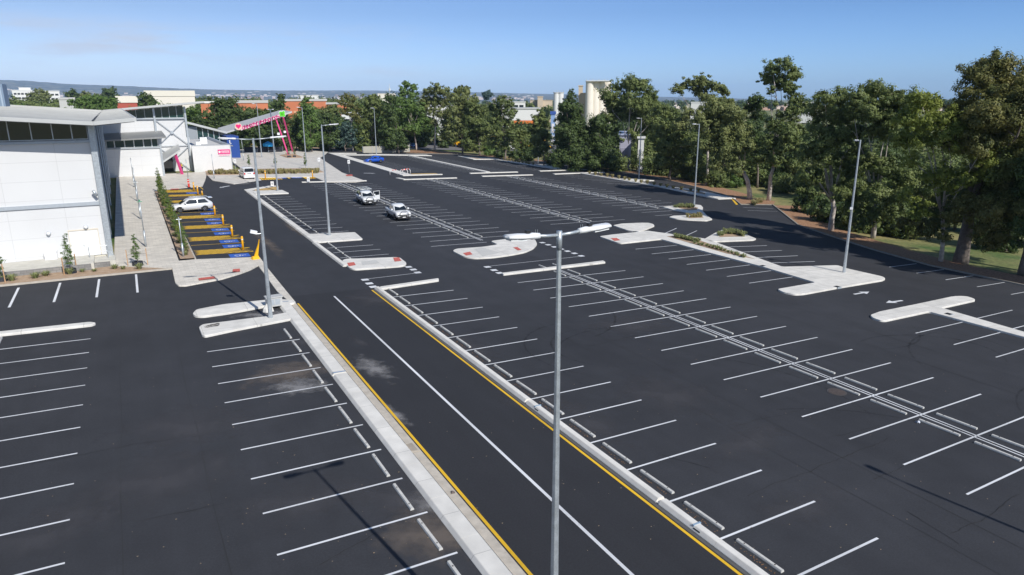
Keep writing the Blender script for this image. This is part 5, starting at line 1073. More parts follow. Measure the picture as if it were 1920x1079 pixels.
LEAF = {'gum': leafmat('leaf_gum', (.062, .100, .028), (.235, .275, .085), .22), 'dark': leafmat('leaf_dark', (.030, .058, .018), (.125, .175, .048), .2), 'lime': leafmat('leaf_lime', (.14, .19, .035), (.30, .34, .07), .35),
        'olive': leafmat('leaf_olive', (.095, .130, .040), (.28, .30, .105), .22), 'bronze': leafmat('leaf_bronze', (.055, .085, .024), (.25, .225, .065), .2), 'blue': leafmat('leaf_blue', (.045, .085, .075), (.10, .16, .13)), 'green': leafmat('leaf_green', (.065, .125, .030), (.20, .30, .075), .33)}
NLEAF = [0]; GR = 'trees along the right edge'
def tree(label, base, blobs, kind='gum', bark=None, tr=.28, limbs=True, fork=.42, group='trees behind the car park', drop=.25, dens=1.0, name='gum_tree', lean=0, seed=None, dist=None, spread=.65, fwdm=None):
    """blobs: (u, v, r) sightings in survey-photo pixels, set at the tree's own distance with real depth"""
    w = W(*base) if dist is None else AT(base[0], 200, dist)
    if dist is not None: w.z = -1.5
    D = math.hypot(w.x-C[0], w.y-C[1]); rnd = random.Random(hash((base, kind)) % 9999 if seed is None else seed)
    rnd = random.Random(int(base[0]*7+base[1]*13)); dep = float(np.dot(np.array(w)-C, Fw)); pxm = dep/F_PX
    fwd = Vector((w.x-C[0], w.y-C[1], 0)).normalized(); t = empty(name, w, 0, label, 'tree', group); B = []
    fm = fwdm if fwdm is not None else (3.2 if group == GR else 0)
    for (u, v, r) in blobs:
        rm = r*pxm*1.06; p = AT(u, v, D-fm+rnd.uniform(-1, 1)*spread*max(1.6, rm*1.4)); B.append((p-w, rm, rnd.uniform(.78, .95)))
    extra = [(c+fwd*rm*rnd.uniform(-1.1, 1.3)+Vector((-fwd.y, fwd.x, 0))*rm*rnd.uniform(-.3, .3)-Vector((0, 0, rm*.15)), rm*.75, .85) for c, rm, q in B if rm > 1.0 and rnd.random() < .6]
    leaf = max(.18, D*.0026); me = leaf_mesh('crown', B+extra, leaf, dens*.95, drop, int(base[0]))
    NLEAF[0] += len(me.polygons); me.materials.append(LEAF[kind]); cr = bpy.data.objects.new('crown', me); COL.objects.link(cr); cr.parent = t
    bm_ = bark or BARK; top = max(c.z for c, _, _ in B); low = min(c.z-r for c, r, _ in B); cx = sum(c.x for c, _, _ in B)/len(B); cy = sum(c.y for c, _, _ in B)/len(B)
    fz = max(1.0, min(top*fork, max(low+.6, top*.25))); b = MB(); f = Vector((cx*.28, cy*.28, fz)); pts = [Vector((0, 0, -.3)), Vector((cx*.03+rnd.uniform(-.1, .1), cy*.03, fz*.3)), Vector((cx*.12+rnd.uniform(-.25, .25), cy*.12, fz*.7)), f]
    b.tube(pts, [tr*1.25, tr*1.0, tr*.88, tr*.75], 10); b.build('trunk', bm_, t, True)
    if limbs:
        b = MB()
        for i, (c, r, q) in enumerate(B):
            if i % 2 or i > 13: continue
            m1 = f.lerp(c, .35)+Vector((rnd.uniform(-.5, .5), rnd.uniform(-.5, .5), .25*(c.z-f.z)*.5)); m2 = f.lerp(c, .7)+Vector((rnd.uniform(-.5, .5), rnd.uniform(-.5, .5), rnd.uniform(-.1, .5)))
            r0 = tr*(.34+.14*rnd.random()); b.tube([f-Vector((0, 0, .3)), m1, m2, c+Vector((0, 0, r*.3))], [r0, r0*.7, r0*.42, r0*.15], 6)
            for k in range(2):
                e = m2+Vector((rnd.uniform(-1, 1)*r, rnd.uniform(-1, 1)*r, rnd.uniform(0, .8)*r)); b.tube([m2, m2.lerp(e, .5)+Vector((0, 0, .2)), e], [r0*.35, r0*.2, r0*.06], 5)
        b.build('limbs', bm_, t, True)
    return t
tree('huge dark bronze-green tree filling the far right edge above everything', (1801, 492), [(1838, 135, 34), (1875, 118, 28), (1905, 150, 34), (1870, 165, 32), (1812, 185, 24), (1798, 222, 28), (1845, 205, 38), (1895, 205, 40), (1935, 190, 40), (1785, 255, 24), (1830, 255, 38), (1885, 265, 42), (1935, 270, 45), (1850, 315, 36), (1905, 330, 40), (1870, 375, 36), (1925, 390, 40), (1845, 425, 24), (1740, 425, 22), (1715, 412, 18), (1880, 440, 20), (1690, 415, 14), (1780, 400, 22), (1820, 380, 26), (1770, 440, 16), (1860, 455, 16)], 'bronze', BARKD, .62, fork=.30, group=GR, drop=.6)
tree('light lime-green leafy gum with thin leaning trunk near the right', (1764, 490), [(1722, 185, 22), (1750, 192, 20), (1700, 215, 22), (1735, 225, 26), (1772, 218, 22), (1795, 240, 22), (1695, 255, 22), (1735, 262, 24), (1775, 262, 26), (1815, 268, 22), (1840, 290, 22), (1848, 325, 17), (1815, 330, 20), (1775, 320, 22), (1735, 335, 16), (1705, 300, 16), (1790, 352, 14), (1700, 365, 17), (1735, 385, 16), (1760, 350, 15), (1715, 400, 15)], 'lime', BARK, .2, fork=.45, group=GR, drop=.5, dens=.72)
tree('broad dark-topped gum with twin dim trunks left of the lime-green gum', (1637, 445), [(1608, 180, 20), (1640, 168, 24), (1672, 180, 24), (1702, 190, 22), (1598, 205, 18), (1632, 205, 26), (1668, 215, 26), (1700, 222, 20), (1640, 240, 20), (1665, 250, 18), (1620, 300, 22), (1660, 310, 24), (1610, 350, 24), (1650, 365, 26), (1690, 360, 22), (1640, 400, 22), (1605, 395, 22), (1675, 395, 22), (1620, 425, 15), (1700, 330, 22), (1580, 360, 18)], 'gum', BARK, .26, fork=.42, group=GR)
tree('dense dark gum with pale forked trunk right of the mulched corner', (1558, 432), [(1545, 185, 20), (1575, 182, 20), (1528, 205, 18), (1560, 215, 24), (1592, 215, 22), (1605, 245, 18), (1535, 240, 22), (1570, 250, 25), (1598, 275, 18), (1515, 285, 20), (1550, 290, 22), (1582, 300, 20), (1510, 325, 17), (1605, 320, 15), (1530, 330, 14), (1540, 270, 20), (1590, 340, 20), (1500, 350, 14), (1615, 290, 18), (1520, 360, 13), (1600, 375, 16)], 'gum', BARK, .33, fork=.32, group=GR, drop=.4)
tree('tallest gum with bare upper trunk and lone round top crown', (1441, 376), [(1447, 128, 16), (1470, 122, 17), (1487, 138, 16), (1440, 147, 14), (1462, 152, 18), (1484, 162, 14), (1446, 170, 9), (1492, 185, 17), (1507, 200, 13), (1485, 215, 18), (1465, 215, 10), (1455, 195, 6), (1448, 235, 14), (1475, 245, 20), (1440, 265, 18), (1500, 245, 14), (1470, 275, 16), (1500, 275, 16), (1425, 290, 16), (1455, 300, 15), (1490, 305, 17)], 'gum', BARK, .34, fork=.55, group=GR)
tree('gum with stout white trunk standing left in the mulched corner', (1406, 374), [(1340, 200, 24), (1370, 212, 24), (1315, 225, 24), (1350, 240, 26), (1385, 245, 24), (1330, 265, 25), (1368, 278, 26), (1400, 272, 16), (1345, 305, 20), (1380, 312, 18)], 'olive', BARK, .38, fork=.30, group=GR)
tree('small dark round tree peeping up left of the tallest gum', (1420, 352), [(1415, 188, 14), (1428, 194, 12), (1405, 200, 12), (1418, 212, 17), (1410, 240, 18), (1425, 260, 18), (1412, 290, 20)], 'dark', BARKD, .2, group=GR, dens=.9)
tree('open spreading gum with pale bare branches and flat airy crown', (1325, 348), [(1270, 168, 12), (1283, 160, 9), (1300, 155, 14), (1318, 152, 14), (1335, 160, 11), (1350, 165, 12), (1360, 172, 9), (1310, 170, 13), (1325, 182, 14), (1344, 190, 12), (1365, 192, 12), (1340, 210, 17), (1315, 225, 16), (1290, 215, 12), (1370, 215, 15), (1278, 232, 16)], 'olive', BARK, .22, fork=.45, group=GR, drop=.15)
tree('big round-crowned gum with slim white trunk behind a lamp post', (1176, 319), [(1140, 178, 16), (1158, 163, 16), (1182, 156, 18), (1205, 160, 17), (1222, 178, 15), (1150, 195, 18), (1178, 185, 20), (1205, 192, 20), (1230, 200, 14), (1142, 218, 16), (1172, 212, 19), (1200, 220, 19), (1228, 225, 15), (1150, 240, 13), (1212, 243, 13), (1166, 262, 10), (1186, 250, 11), (1206, 262, 8), (1160, 282, 8)], 'gum', BARK, .3, fork=.5)
tree('low wide dark gum to the right of the round-crowned gum', (1255, 338), [(1240, 205, 16), (1262, 215, 18), (1240, 240, 20), (1270, 245, 22), (1295, 262, 20), (1250, 272, 22), (1275, 285, 22), (1240, 300, 20), (1300, 295, 20), (1265, 312, 16)], 'gum', BARKD, .24)
tree('dark dense gum filling the gap left of the round-crowned gum', (1128, 322), [(1118, 225, 17), (1135, 240, 17), (1110, 250, 18), (1130, 268, 20), (1108, 280, 20), (1140, 290, 20), (1115, 305, 18), (1150, 302, 14)], 'dark', BARKD, .25, drop=.5)
tree('dark cone-shaped she-oak standing before the distant silos', (1066, 320), [(1072, 172, 7), (1070, 184, 11), (1062, 198, 14), (1078, 205, 15), (1058, 220, 18), (1082, 228, 18), (1062, 245, 21), (1090, 250, 18), (1055, 268, 22), (1080, 275, 23), (1050, 292, 20), (1078, 300, 20)], 'dark', BARKD, .24, drop=.7, name='she_oak')
tree('slim young gum right of the far planted kerb lamp post', (1020, 312), [(1015, 213, 9), (1008, 224, 11), (1020, 230, 12), (1000, 240, 12), (1014, 248, 14), (1026, 255, 11), (1004, 262, 13), (1018, 274, 13), (1006, 286, 12)], 'gum', BARKD, .14)
tree('tall broken-crowned gum with gaps, left of that lamp post', (948, 302), [(940, 188, 12), (955, 192, 10), (926, 200, 12), (944, 206, 13), (960, 212, 11), (930, 222, 15), (950, 230, 15), (918, 240, 13), (938, 248, 16), (958, 252, 12), (925, 266, 14), (946, 274, 13), (965, 270, 9)], 'gum', BARKD, .22, dens=.85)
tree('thick mid-green gum over the yellow machines', (900, 292), [(888, 200, 14), (905, 208, 13), (880, 222, 16), (902, 232, 17), (918, 245, 12), (885, 246, 16), (905, 258, 15), (878, 266, 13), (896, 276, 12)], 'gum', BARKD, .26)
tree('pale-topped gum with light crown, third from the blue car', (867, 290), [(862, 168, 11), (875, 170, 10), (852, 182, 12), (870, 188, 15), (888, 186, 9), (855, 204, 14), (872, 212, 15), (860, 232, 13), (850, 250, 11)], 'olive', BARKD, .24)
tree('brownish airy gum on a straight white trunk over orange mulch', (815, 283), [(802, 172, 12), (818, 166, 12), (834, 172, 11), (798, 190, 12), (814, 188, 14), (832, 192, 13), (846, 184, 8), (806, 206, 12), (824, 212, 13), (842, 210, 10), (812, 228, 9), (838, 232, 9)], 'olive', BARK, .26, fork=.55, dens=.8)
tree('bright green gum with two-pointed top above orange mulch', (781, 282), [(762, 158, 8), (776, 162, 7), (758, 172, 11), (774, 178, 12), (748, 190, 14), (768, 196, 15), (786, 202, 12), (752, 212, 15), (774, 220, 16), (795, 224, 12), (758, 236, 14), (780, 240, 14), (744, 240, 12), (802, 240, 9)], 'green', BARK, .22, fork=.5)
tree('dark gum at the left foot of the two-pointed gum', (748, 288), [(732, 185, 11), (728, 204, 13), (735, 222, 14), (728, 242, 14), (742, 256, 13), (730, 268, 13), (755, 268, 12)], 'dark', BARKD, .2)
tree('square-shouldered dark green gum left of the far lamp post', (698, 284), [(700, 182, 10), (690, 192, 11), (708, 196, 12), (684, 208, 12), (700, 212, 14), (716, 212, 10), (690, 230, 15), (710, 232, 14), (682, 250, 14), (702, 252, 15), (718, 255, 11), (694, 270, 12)], 'gum', BARKD, .2)
tree('brown-tinted gum with open limbs showing white walls behind', (662, 284), [(650, 180, 8), (660, 186, 9), (642, 190, 9), (654, 198, 10), (668, 202, 9), (646, 210, 8), (662, 214, 9), (672, 226, 8)], 'bronze', BARK, .18, fork=.55, dens=.75)
tree('blue-green rounded conifer low beside the brown-tinted gum', (648, 284), [(648, 236, 9), (640, 246, 12), (656, 248, 12), (646, 260, 14), (660, 264, 11), (636, 268, 11)], 'blue', BARKD, .15, name='conifer')
tree('dark green gum in front of the orange building, middle one', (618, 284), [(614, 218, 9), (606, 228, 11), (620, 230, 12), (612, 244, 14), (628, 248, 11), (604, 258, 12), (620, 264, 13)], 'dark', BARKD, .17)
tree('tall narrow green gum right of the canopy tip', (585, 286), [(574, 188, 8), (570, 200, 11), (582, 202, 10), (568, 216, 12), (584, 218, 12), (574, 232, 13), (592, 234, 11), (570, 248, 13), (590, 252, 13), (580, 266, 12)], 'green', BARKD, .18)
tree('pointed dark gum directly above the canopy tip', (532, 284), [(526, 180, 7), (524, 192, 9), (516, 204, 10), (530, 206, 11), (518, 222, 13), (534, 226, 12), (524, 242, 14), (542, 246, 12), (530, 262, 13), (548, 266, 11)], 'dark', BARKD, .18)
tree('broad dark gum behind the pink lettering', (486, 282), [(470, 212, 12), (490, 216, 12), (480, 230, 14), (500, 236, 14), (466, 242, 13), (486, 250, 15), (506, 256, 13), (470, 262, 13), (494, 270, 12), (514, 270, 10)], 'dark', BARKD, .2)
tree('tall dark gum behind the left end of the canopy', (442, 280), [(434, 190, 9), (428, 202, 12), (444, 206, 12), (422, 218, 13), (438, 222, 14), (456, 224, 12), (426, 238, 14), (446, 242, 14), (462, 248, 11), (432, 258, 13), (452, 264, 12)], 'dark', BARKD, .2)
tree('wide dark gum rising between the hall roof and the canopy', (398, 278), [(410, 190, 10), (402, 202, 12), (416, 206, 12), (390, 216, 12), (406, 222, 14), (378, 226, 12), (394, 236, 14), (414, 238, 12), (384, 252, 12), (404, 254, 12)], 'dark', BARKD, .2)
tree('yellow-green leafy tree just right of the hall roof tip', (366, 276), [(362, 206, 10), (352, 214, 10), (368, 220, 12), (356, 230, 12), (374, 236, 12), (362, 246, 12), (378, 252, 10), (350, 244, 10)], 'green', BARKD, .16)
tree('slender gum between the narrow green gum and the orange building', (556, 282), [(560, 226, 9), (552, 238, 11), (564, 246, 11), (554, 258, 12), (566, 268, 10)], 'gum', BARKD, .14)
# trees further right edge, trunk only partly in view
tree('dark foliage tree cut off by the right edge of the view', (1918, 515), [(1935, 340, 32), (1950, 400, 40), (1925, 420, 22), (1960, 300, 40), (1905, 455, 14)], 'dark', BARKD, .4, group=GR, drop=.6)
for x, y, h in ((73.5, 24, 15), (75, 12, 17), (76, 33, 14)):
    cc = S(x, y); D_ = math.hypot(cc.x-C[0], cc.y-C[1]); q = np.array(cc)-C; uu = CX+F_PX*float(np.dot(q, Rw))/float(np.dot(q, Fw)); vv = CY-F_PX*float(np.dot(q, Uw))/float(np.dot(q, Fw)); sc = F_PX/float(np.dot(q, Fw))
    t = tree('large gum just outside the right edge, shading the bays, %s' % {24: 'middle one', 12: 'nearest one', 33: 'farthest one'}[y], (uu, vv), [(uu+dx*sc, vv-hh*sc, r*sc) for dx, hh, r in ((-1, h*.95, 2.2), (1.5, h*.9, 2.4), (-2.5, h*.75, 2.4), (.5, h*.75, 2.6), (3, h*.7, 2.2), (-1.5, h*.55, 2.4), (1.8, h*.5, 2.4))], 'gum', BARKD, .3, group=GR, fwdm=1)
# second line, deeper into the paddock, closes the gaps
n2 = 0
def ORD2(i): return ONES[i] if i < 20 else 'twenty-'+ONES[i-20] if i < 29 else 'thirtieth' if i == 29 else 'thirty-'+ONES[i-30]+'' if i < 39 else 'fortieth'
for u, vb, top, kd in [(1480, 352, 255, 'dark'), (1525, 372, 290, 'gum'), (1600, 385, 280, 'dark'), (1680, 405, 270, 'dark'), (1735, 420, 300, 'gum'), (1790, 430, 330, 'dark'), (1350, 330, 235, 'dark'), (1230, 308, 240, 'gum'), (1210, 300, 225, 'dark'), (1090, 300, 255, 'dark'), (985, 292, 238, 'gum'), (835, 272, 225, 'dark'), (800, 272, 226, 'gum'), (720, 274, 220, 'dark'), (675, 276, 232, 'dark'), (600, 276, 236, 'gum'), (1860, 440, 300, 'dark'), (1560, 370, 310, 'dark')]+[(440, 268, 214, 'dark'), (470, 270, 206, 'gum'), (515, 270, 208, 'dark'), (560, 270, 204, 'gum'), (590, 270, 206, 'dark'), (632, 270, 200, 'gum'), (655, 272, 214, 'dark'), (695, 272, 205, 'gum'), (740, 274, 212, 'dark'), (855, 276, 206, 'gum'), (920, 282, 214, 'dark'), (1000, 290, 232, 'dark'), (1105, 296, 246, 'gum'), (1160, 300, 248, 'dark'), (1190, 304, 252, 'gum'), (1290, 318, 236, 'dark'), (1320, 324, 252, 'gum'), (1395, 338, 246, 'dark'), (1430, 344, 262, 'gum'), (1470, 340, 250, 'dark'), (1625, 380, 300, 'gum'), (1885, 470, 350, 'dark')]:
    side = {0: 'behind', 1: 'between'}[n2 % 2]; n2 += 1; rd = random.Random(u); h = vb-top; bl = [(u+rd.uniform(-.34, .34)*h, top+h*(.12+.78*k/9), h*rd.uniform(.15, .23)) for k in range(10)]
    tree('%s bushy background tree in the second line, %s from the left' % ('dark' if kd == 'dark' else 'greyish', ORD2([440, 470, 515, 560, 590, 600, 632, 655, 675, 695, 720, 740, 800, 835, 855, 920, 985, 1000, 1090, 1105, 1160, 1190, 1210, 1230, 1290, 1320, 1350, 1395, 1430, 1470, 1480, 1525, 1560, 1600, 1625, 1680, 1735, 1790, 1860, 1885].index(u))), (u, vb), bl, kd, BARKD, .18, dens=.8, group='bushy trees in the second line')
print('leaves', NLEAF[0])

# ---- shrubs and understorey (each a thing)
def shrub_proto(kind, r, leaf, seed, h=.8, name='shrub'):
    t = empty(name, (0, 0, -100), 0, 'x', 'shrub', 'x'); me = leaf_mesh('foliage', [((0, 0, r*h*.9), r, h), ((r*.5, .2*r, r*.6*h), r*.7, h), ((-r*.45, -.2*r, r*.6*h), r*.7, h)], leaf, .8, .2, seed); me.materials.append(LEAF[kind]); o = bpy.data.objects.new('foliage', me); COL.objects.link(o); o.parent = t
    b = MB()
    for k in range(4): a = k*1.6; b.tube([(0, 0, -.1), (r*.4*math.cos(a), r*.4*math.sin(a), r*.9)], [.05*r, .015*r], 5)
    b.build('stem', BARKD, t); return t
SHP = [shrub_proto('dark', 1.5, .24, 1), shrub_proto('gum', 1.6, .24, 2), shrub_proto('green', 1.4, .24, 3)]
spots = [(455, 281, 1.2, 0), (420, 279, 1.3, 1), (500, 282, 1.3, 0), (540, 283, 1.2, 0), (572, 284, 1.3, 1), (610, 283, 1.3, 0), (640, 281, 1.2, 0), (676, 283, 1.4, 1), (724, 280, 1.4, 0), (792, 276, 1.3, 2), (830, 278, 1.3, 0), (880, 284, 1.3, 1), (918, 292, 1.6, 2), (935, 296, 1.3, 0), (968, 300, 1.4, 0), (992, 302, 1.6, 0), (1035, 308, 1.7, 0), (1050, 312, 1.7, 0), (1092, 314, 1.8, 0), (1110, 316, 1.7, 0), (1148, 314, 1.7, 0), (1205, 322, 1.5, 1), (1225, 326, 1.7, 0), (1262, 330, 1.8, 0), (1290, 336, 1.6, 1), (1318, 342, 1.6, 0), (1345, 350, 1.5, 1), (1378, 352, 1.2, 2), (1470, 362, 1.5, 1), (1455, 358, 1.3, 0), (1500, 350, 1.5, 0), (1528, 400, 1.7, 0), (1545, 415, 1.4, 0), (1590, 420, 1.8, 0), (1618, 432, 1.7, 1), (1600, 395, 1.9, 0), (1662, 440, 1.6, 0), (1700, 445, 1.3, 1), (1650, 415, 1.9, 0)]
gfirst = [True]*3; TREEFOOT = 'understorey shrubs at the feet of the trees'
for i, (u, v, s, k) in enumerate(spots):
    w = W(u, v); lb = '%s shrub under the tree line, %s from the left' % (('dark', 'greyish', 'green')[k], ONES[i] if i < 26 else ONES[len(spots)-1-i]); 
    if i >= 26: lb = lb.replace('left', 'right')
    if gfirst[k]: P_ = SHP[k]; P_.location = w; P_.scale = (s,)*3; P_['label'] = lb; P_['group'] = TREEFOOT; gfirst[k] = False
    else: clone(SHP[k], w, random.uniform(0, 6), lb, TREEFOOT, s*random.uniform(.9, 1.15))
# grass tussocks and small bed plants
def tuft_proto(name, n, h, r, m, w=.03, seed=1):
    rd = random.Random(seed); b = MB()
    for k in range(n):
        a = rd.random()*6.28; q = rd.random()*r*.35; l = rd.uniform(.5, 1)*r; z = h*rd.uniform(.55, 1); x0, y0 = q*math.cos(a), q*math.sin(a); x1, y1 = (q+l*.5)*math.cos(a), (q+l*.5)*math.sin(a); x2, y2 = (q+l)*math.cos(a), (q+l)*math.sin(a); nx, ny = -math.sin(a)*w/2, math.cos(a)*w/2
        b.add([(x0-nx, y0-ny, 0), (x0+nx, y0+ny, 0), (x1+nx, y1+ny, z), (x1-nx, y1-ny, z), (x2, y2, z*.75)], [(0, 1, 2, 3), (3, 2, 4)])
    o = b.build(name, m); return o
TM = [mat('tussock', (.10, .15, .05), .8, col2=(.28, .27, .11), scale=6), mat('straw_tussock', (.34, .27, .12), .85, col2=(.20, .20, .08), scale=6)]
TP = [tuft_proto('bed_plant', 60, .34, .34, TM[0], .035, 4), tuft_proto('grass_tussock', 70, .5, .42, TM[1], .04, 5)]
for o in TP: o.location = (0, 0, -100)
tf = [True, True]
def tuft(k, x, y, z, s, label, group, cat='plant'):
    if tf[k]: o = TP[k]; tf[k] = False
    else: o = TP[k].copy(); COL.objects.link(o)
    o.location = S(x, y, z); o.rotation_euler = (0, 0, random.random()*6); o.scale = (s, s, s*random.uniform(.8, 1.2)); tag(o, label, cat, group)
def along(pts, n, jit=.25):
    P_ = [Vector(p) for p in pts]; Ls = [(b_-a).length for a, b_ in zip(P_[:-1], P_[1:])]; T_ = sum(Ls)
    for i in range(n):
        d = T_*(i+.5)/n
        for a, b_, l in zip(P_[:-1], P_[1:], Ls):
            if d <= l: p = a.lerp(b_, d/l); break
            d -= l
        yield p.x+random.uniform(-jit, jit), p.y+random.uniform(-jit, jit)
for x, y in along([(-30, 59), (-8.8, 61.0), (-2, 62.3), (0.8, 62.0)], 30, .35): tuft(0, x, y, .09, random.uniform(.8, 1.5), 'small green tuft in the mulch strip before the retaining wall', 'tufts in the mulch strip')
for row in range(3):
    for x, y in along([(13.2, 137.3+row*1.2), (20, 136.6+row*1.2), (33, 137.2+row*1.2)], 24, .3): tuft(1, x, y, .14, random.uniform(1.1, 1.7), 'straw-coloured tussock in the planted bed behind the van', 'tussocks in the planted bed')
for x, y in along(px((1300, 459), (1340, 469), (1400, 487)), 15, .12): tuft(0, x, y, .16, random.uniform(.8, 1.2), 'small plant in the long strip of the hub island', 'plants in the hub island strip')
for x, y in along(px((1262, 447), (1285, 451), (1310, 457)), 26, .3): tuft(0, x, y, .16, random.uniform(1.0, 1.4), 'green plant at the wide end of the hub island strip', 'green plants at the strip end')
for x, y in along(px((1352, 446), (1364, 441), (1380, 441.5), (1393, 446)), 16, .35): tuft(0, x, y, .17, random.uniform(1.2, 1.8), 'green plant in the small triangular island', 'plants in the triangular island')
for x, y in along(px((1270, 391), (1300, 391.5)), 22, .5): tuft(0, x, y, .16, random.uniform(1.2, 1.7), 'green plant at the foot of the shaded island lamp post', 'plants by the shaded lamp post')
for x, y in along(px((1290, 410), (1316, 409)), 10, .3): tuft(1, x, y, .16, random.uniform(.8, 1.2), 'dry tussock in the lower bed of the shaded island', 'tussocks in the shaded island')
for x, y in along([(88.9, 150), (88.7, 168)], 14, .3): tuft(1, x, y, .16, 1.3, 'dry tussock along the far planted kerb', 'tussocks along the far kerb')
for x, y in along([(89.4, 127.5), (89.7, 118), (89, 100), (89.5, 92)], 18, .3): tuft(1, x, y, .16, 1.3, 'dry tussock in the long shaded kerb bed', 'tussocks in the shaded kerb bed')
for x, y in along([(86.6, 77.5), (88.6, 78.6), (91, 80)], 6, .4): tuft(1, x, y, 0, 1.5, 'straw tussock beside the white gum trunks', 'tussocks by the white trunks')
# young trees with stakes
def young(x, y, z, h, label, group, stakes=True, kind='green', dens=1.0, w=.34, seed=0):
    p = S(x, y, z); t = empty('young_tree', p, seed, label, 'tree', group); B_ = [((random.uniform(-.06, .06), random.uniform(-.06, .06), h*(.28+.68*k/6)), w*(1.05-.85*abs(k/6-.25)), 1.0) for k in range(7)]
    me = leaf_mesh('crown', B_, .085, dens*.34, .1, seed, sub=.6); me.materials.append(LEAF[kind]); o = bpy.data.objects.new('crown', me); COL.objects.link(o); o.parent = t
    b = MB(); b.tube([(0, 0, -.05), (.01, 0, h*.5), (0, 0, h*.95)], [.03, .022, .008], 6); b.build('trunk', BARKD, t)
    if stakes:
        for s in (-1, 1): b = MB(); b.box(s*.72-.03, s*.72+.03, -.03, .03, -.1, 1.35); b.build('stake', mat('stake_wood', (.50, .31, .17), .8, var=.1), t)
        b = MB(); b.tube([(0, 0, -.02), (0, 0, .32)], [.42, .40], 14, cap=False); b.tube([(-.72, 0, .9), (0, 0, .95), (.72, 0, .9)], .012, 4); b.build('tree_guard', mat('guard_black', (.03, .035, .045), .7), t)
    return t
young(*G(133, 514), .1, 3.1, 'young staked tree in the mulch strip before the meter box', 'young staked trees', seed=1, w=.4)
young(*G(3, 529), .1, 2.8, 'young staked tree in the mulch strip at the left edge', 'young staked trees', seed=2, w=.42)
young(*G(259, 500), .1, 2.6, 'young staked tree at the corner of the walkway paving', 'young staked trees', seed=3, w=.36)
for i in range(13):
    young(3.9, 67.2+i*3.75, .13, 2.6+.5*math.sin(i*2.1)+(.9 if i > 8 else 0), 'slim young tree in the bed along the accessible bays, %s from near end' % ONES[i], 'young trees in the long bed', False, ('green', 'lime', 'green')[i % 3], .9, .40, 10+i)
for i, (u, v, h) in enumerate([(412, 319, 3.4), (467.5, 316, 2.6), (517, 314, 2.2), (573, 318, 3.2)]): young(*G(u, v), .15, h, 'young tree in the planted bed before the plaza, %s from the left' % ONES[i], 'young trees in the planted bed', False, 'green', .9, .42, 40+i)
for i, (u, v) in enumerate([(542, 296.5), (552, 296)]): young(*G(u, v), .2, 3.0, 'young staked tree in the small plaza bed under the pink legs, %s one' % ('left', 'right')[i], 'young trees at the pink legs', True, 'olive', .8, .4, 50+i)
for x, y in along([(3.9, 65.5), (3.9, 112)], 34, .3): tuft(0, x, y, .13, random.uniform(.8, 1.3), 'small green tuft in the bed along the accessible bays', 'tufts in the long bed')

# ================================================================== BEYOND THE TREES
def far_box(name, label, u0, u1, vt, D, depth, m, cat='building', vb=None, group=None, roof=None, win=None, winm=None, z0=-2.0, rh=.5):
    a, c = AT(u0, vt, D), AT(u1, vt, D); w = (c-a).length; zt = (a.z+c.z)/2; cen = (a+c)/2; rz = math.atan2(c.y-a.y, c.x-a.x)
    t = empty(name, (cen.x, cen.y, z0), rz, label, cat, group); b = MB(); b.box(-w/2, w/2, 0, depth, 0, zt-z0); b.build('wall', m, t)
    b = MB(); b.box(-w/2-.3, w/2+.3, -.3, depth+.3, zt-z0, zt-z0+rh); b.build('roof', roof or m, t)
    if win:
        for (n, hz, wh, x0, x1) in win:
            k = (x1-x0)*w/n
            for i in range(n): b = MB(); xx = -w/2+x0*w+i*k; b.box(xx+k*.12, xx+k*.88, -.12, 0, zt-z0-hz-wh, zt-z0-hz); b.build('window', winm or GLASSD, t)
    return t
WH = mat('far_white', (.72, .72, .70), .7); CR = mat('far_cream', (.76, .71, .62), .7); OR = mat('terracotta', (.56, .19, .09), .8, var=.08, scale=.2); ORB = mat('terracotta_pale', (.66, .38, .22), .8); TAN = mat('far_tan', (.58, .48, .36), .8); GR_ = mat('far_roof', (.50, .50, .48), .6); RD = mat('far_red', (.42, .09, .06), .8)
for i, (u0, u1, vt, D) in enumerate([(22, 60, 170.5, 900), (83, 111, 172, 880)]): far_box('office_building', ('long', 'short')[i]+' white office block with dark window bands on the far left skyline', u0, u1, vt, D, 22, WH, win=[(5-i*2, 2.2, 1.8, .05, .95), (5-i*2, 6.5, 1.8, .05, .95)], group='white office blocks', rh=.8)
far_box('office_tower', 'white rooftop block above the left office building', 35, 57, 165.5, 906, 12, WH)
far_box('warehouse', 'big cream-roofed warehouse behind the hall roof', 272, 365, 181, 430, 60, CR, roof=mat('far_cream_roof', (.74, .70, .60), .7), z0=-2, rh=3)
for k, (u, wd_) in enumerate([(280, 6), (352, 6)]):
    p = AT(u, 168, 440); t = empty('rooftop_unit', (p.x, p.y, AT(u, 175, 440).z-1.0), 0, 'dark roof plant on the big cream warehouse, '+('left', 'right')[k], 'roof plant', 'plant on the cream warehouse'); b = MB(); b.box(-wd_*.6, wd_*.6, 0, 5, 0, 1.0); b.build('casing', GR_, t); b = MB(); b.box(-wd_*.5, wd_*.3, .5, 3, 1.8, 2.2); b.build('duct', GR_, t)
far_box('shed', 'cream-roofed shed with a red wall behind the roof valley', 219, 257, 193, 330, 20, RD, roof=CR, rh=2.6)
far_box('shed', 'low pale shed roof left of the small dark tree', 110, 140, 187, 420, 16, GR_, rh=1.0)
bl_ = far_box('brick_building', 'long terracotta building with white roof behind the dark gums', 436, 502, 193.5, 345, 30, OR, roof=GR_, win=[(6, 4.6, .9, .02, .98), (5, 8.5, .9, .02, .98)], winm=ORB, rh=1.2)
far_box('brick_building', 'terracotta block seen through trees behind the canopy tip', 520, 612, 190, 360, 30, OR, roof=GR_, win=[(7, 4.6, .9, .02, .98)], winm=ORB, rh=1.0)
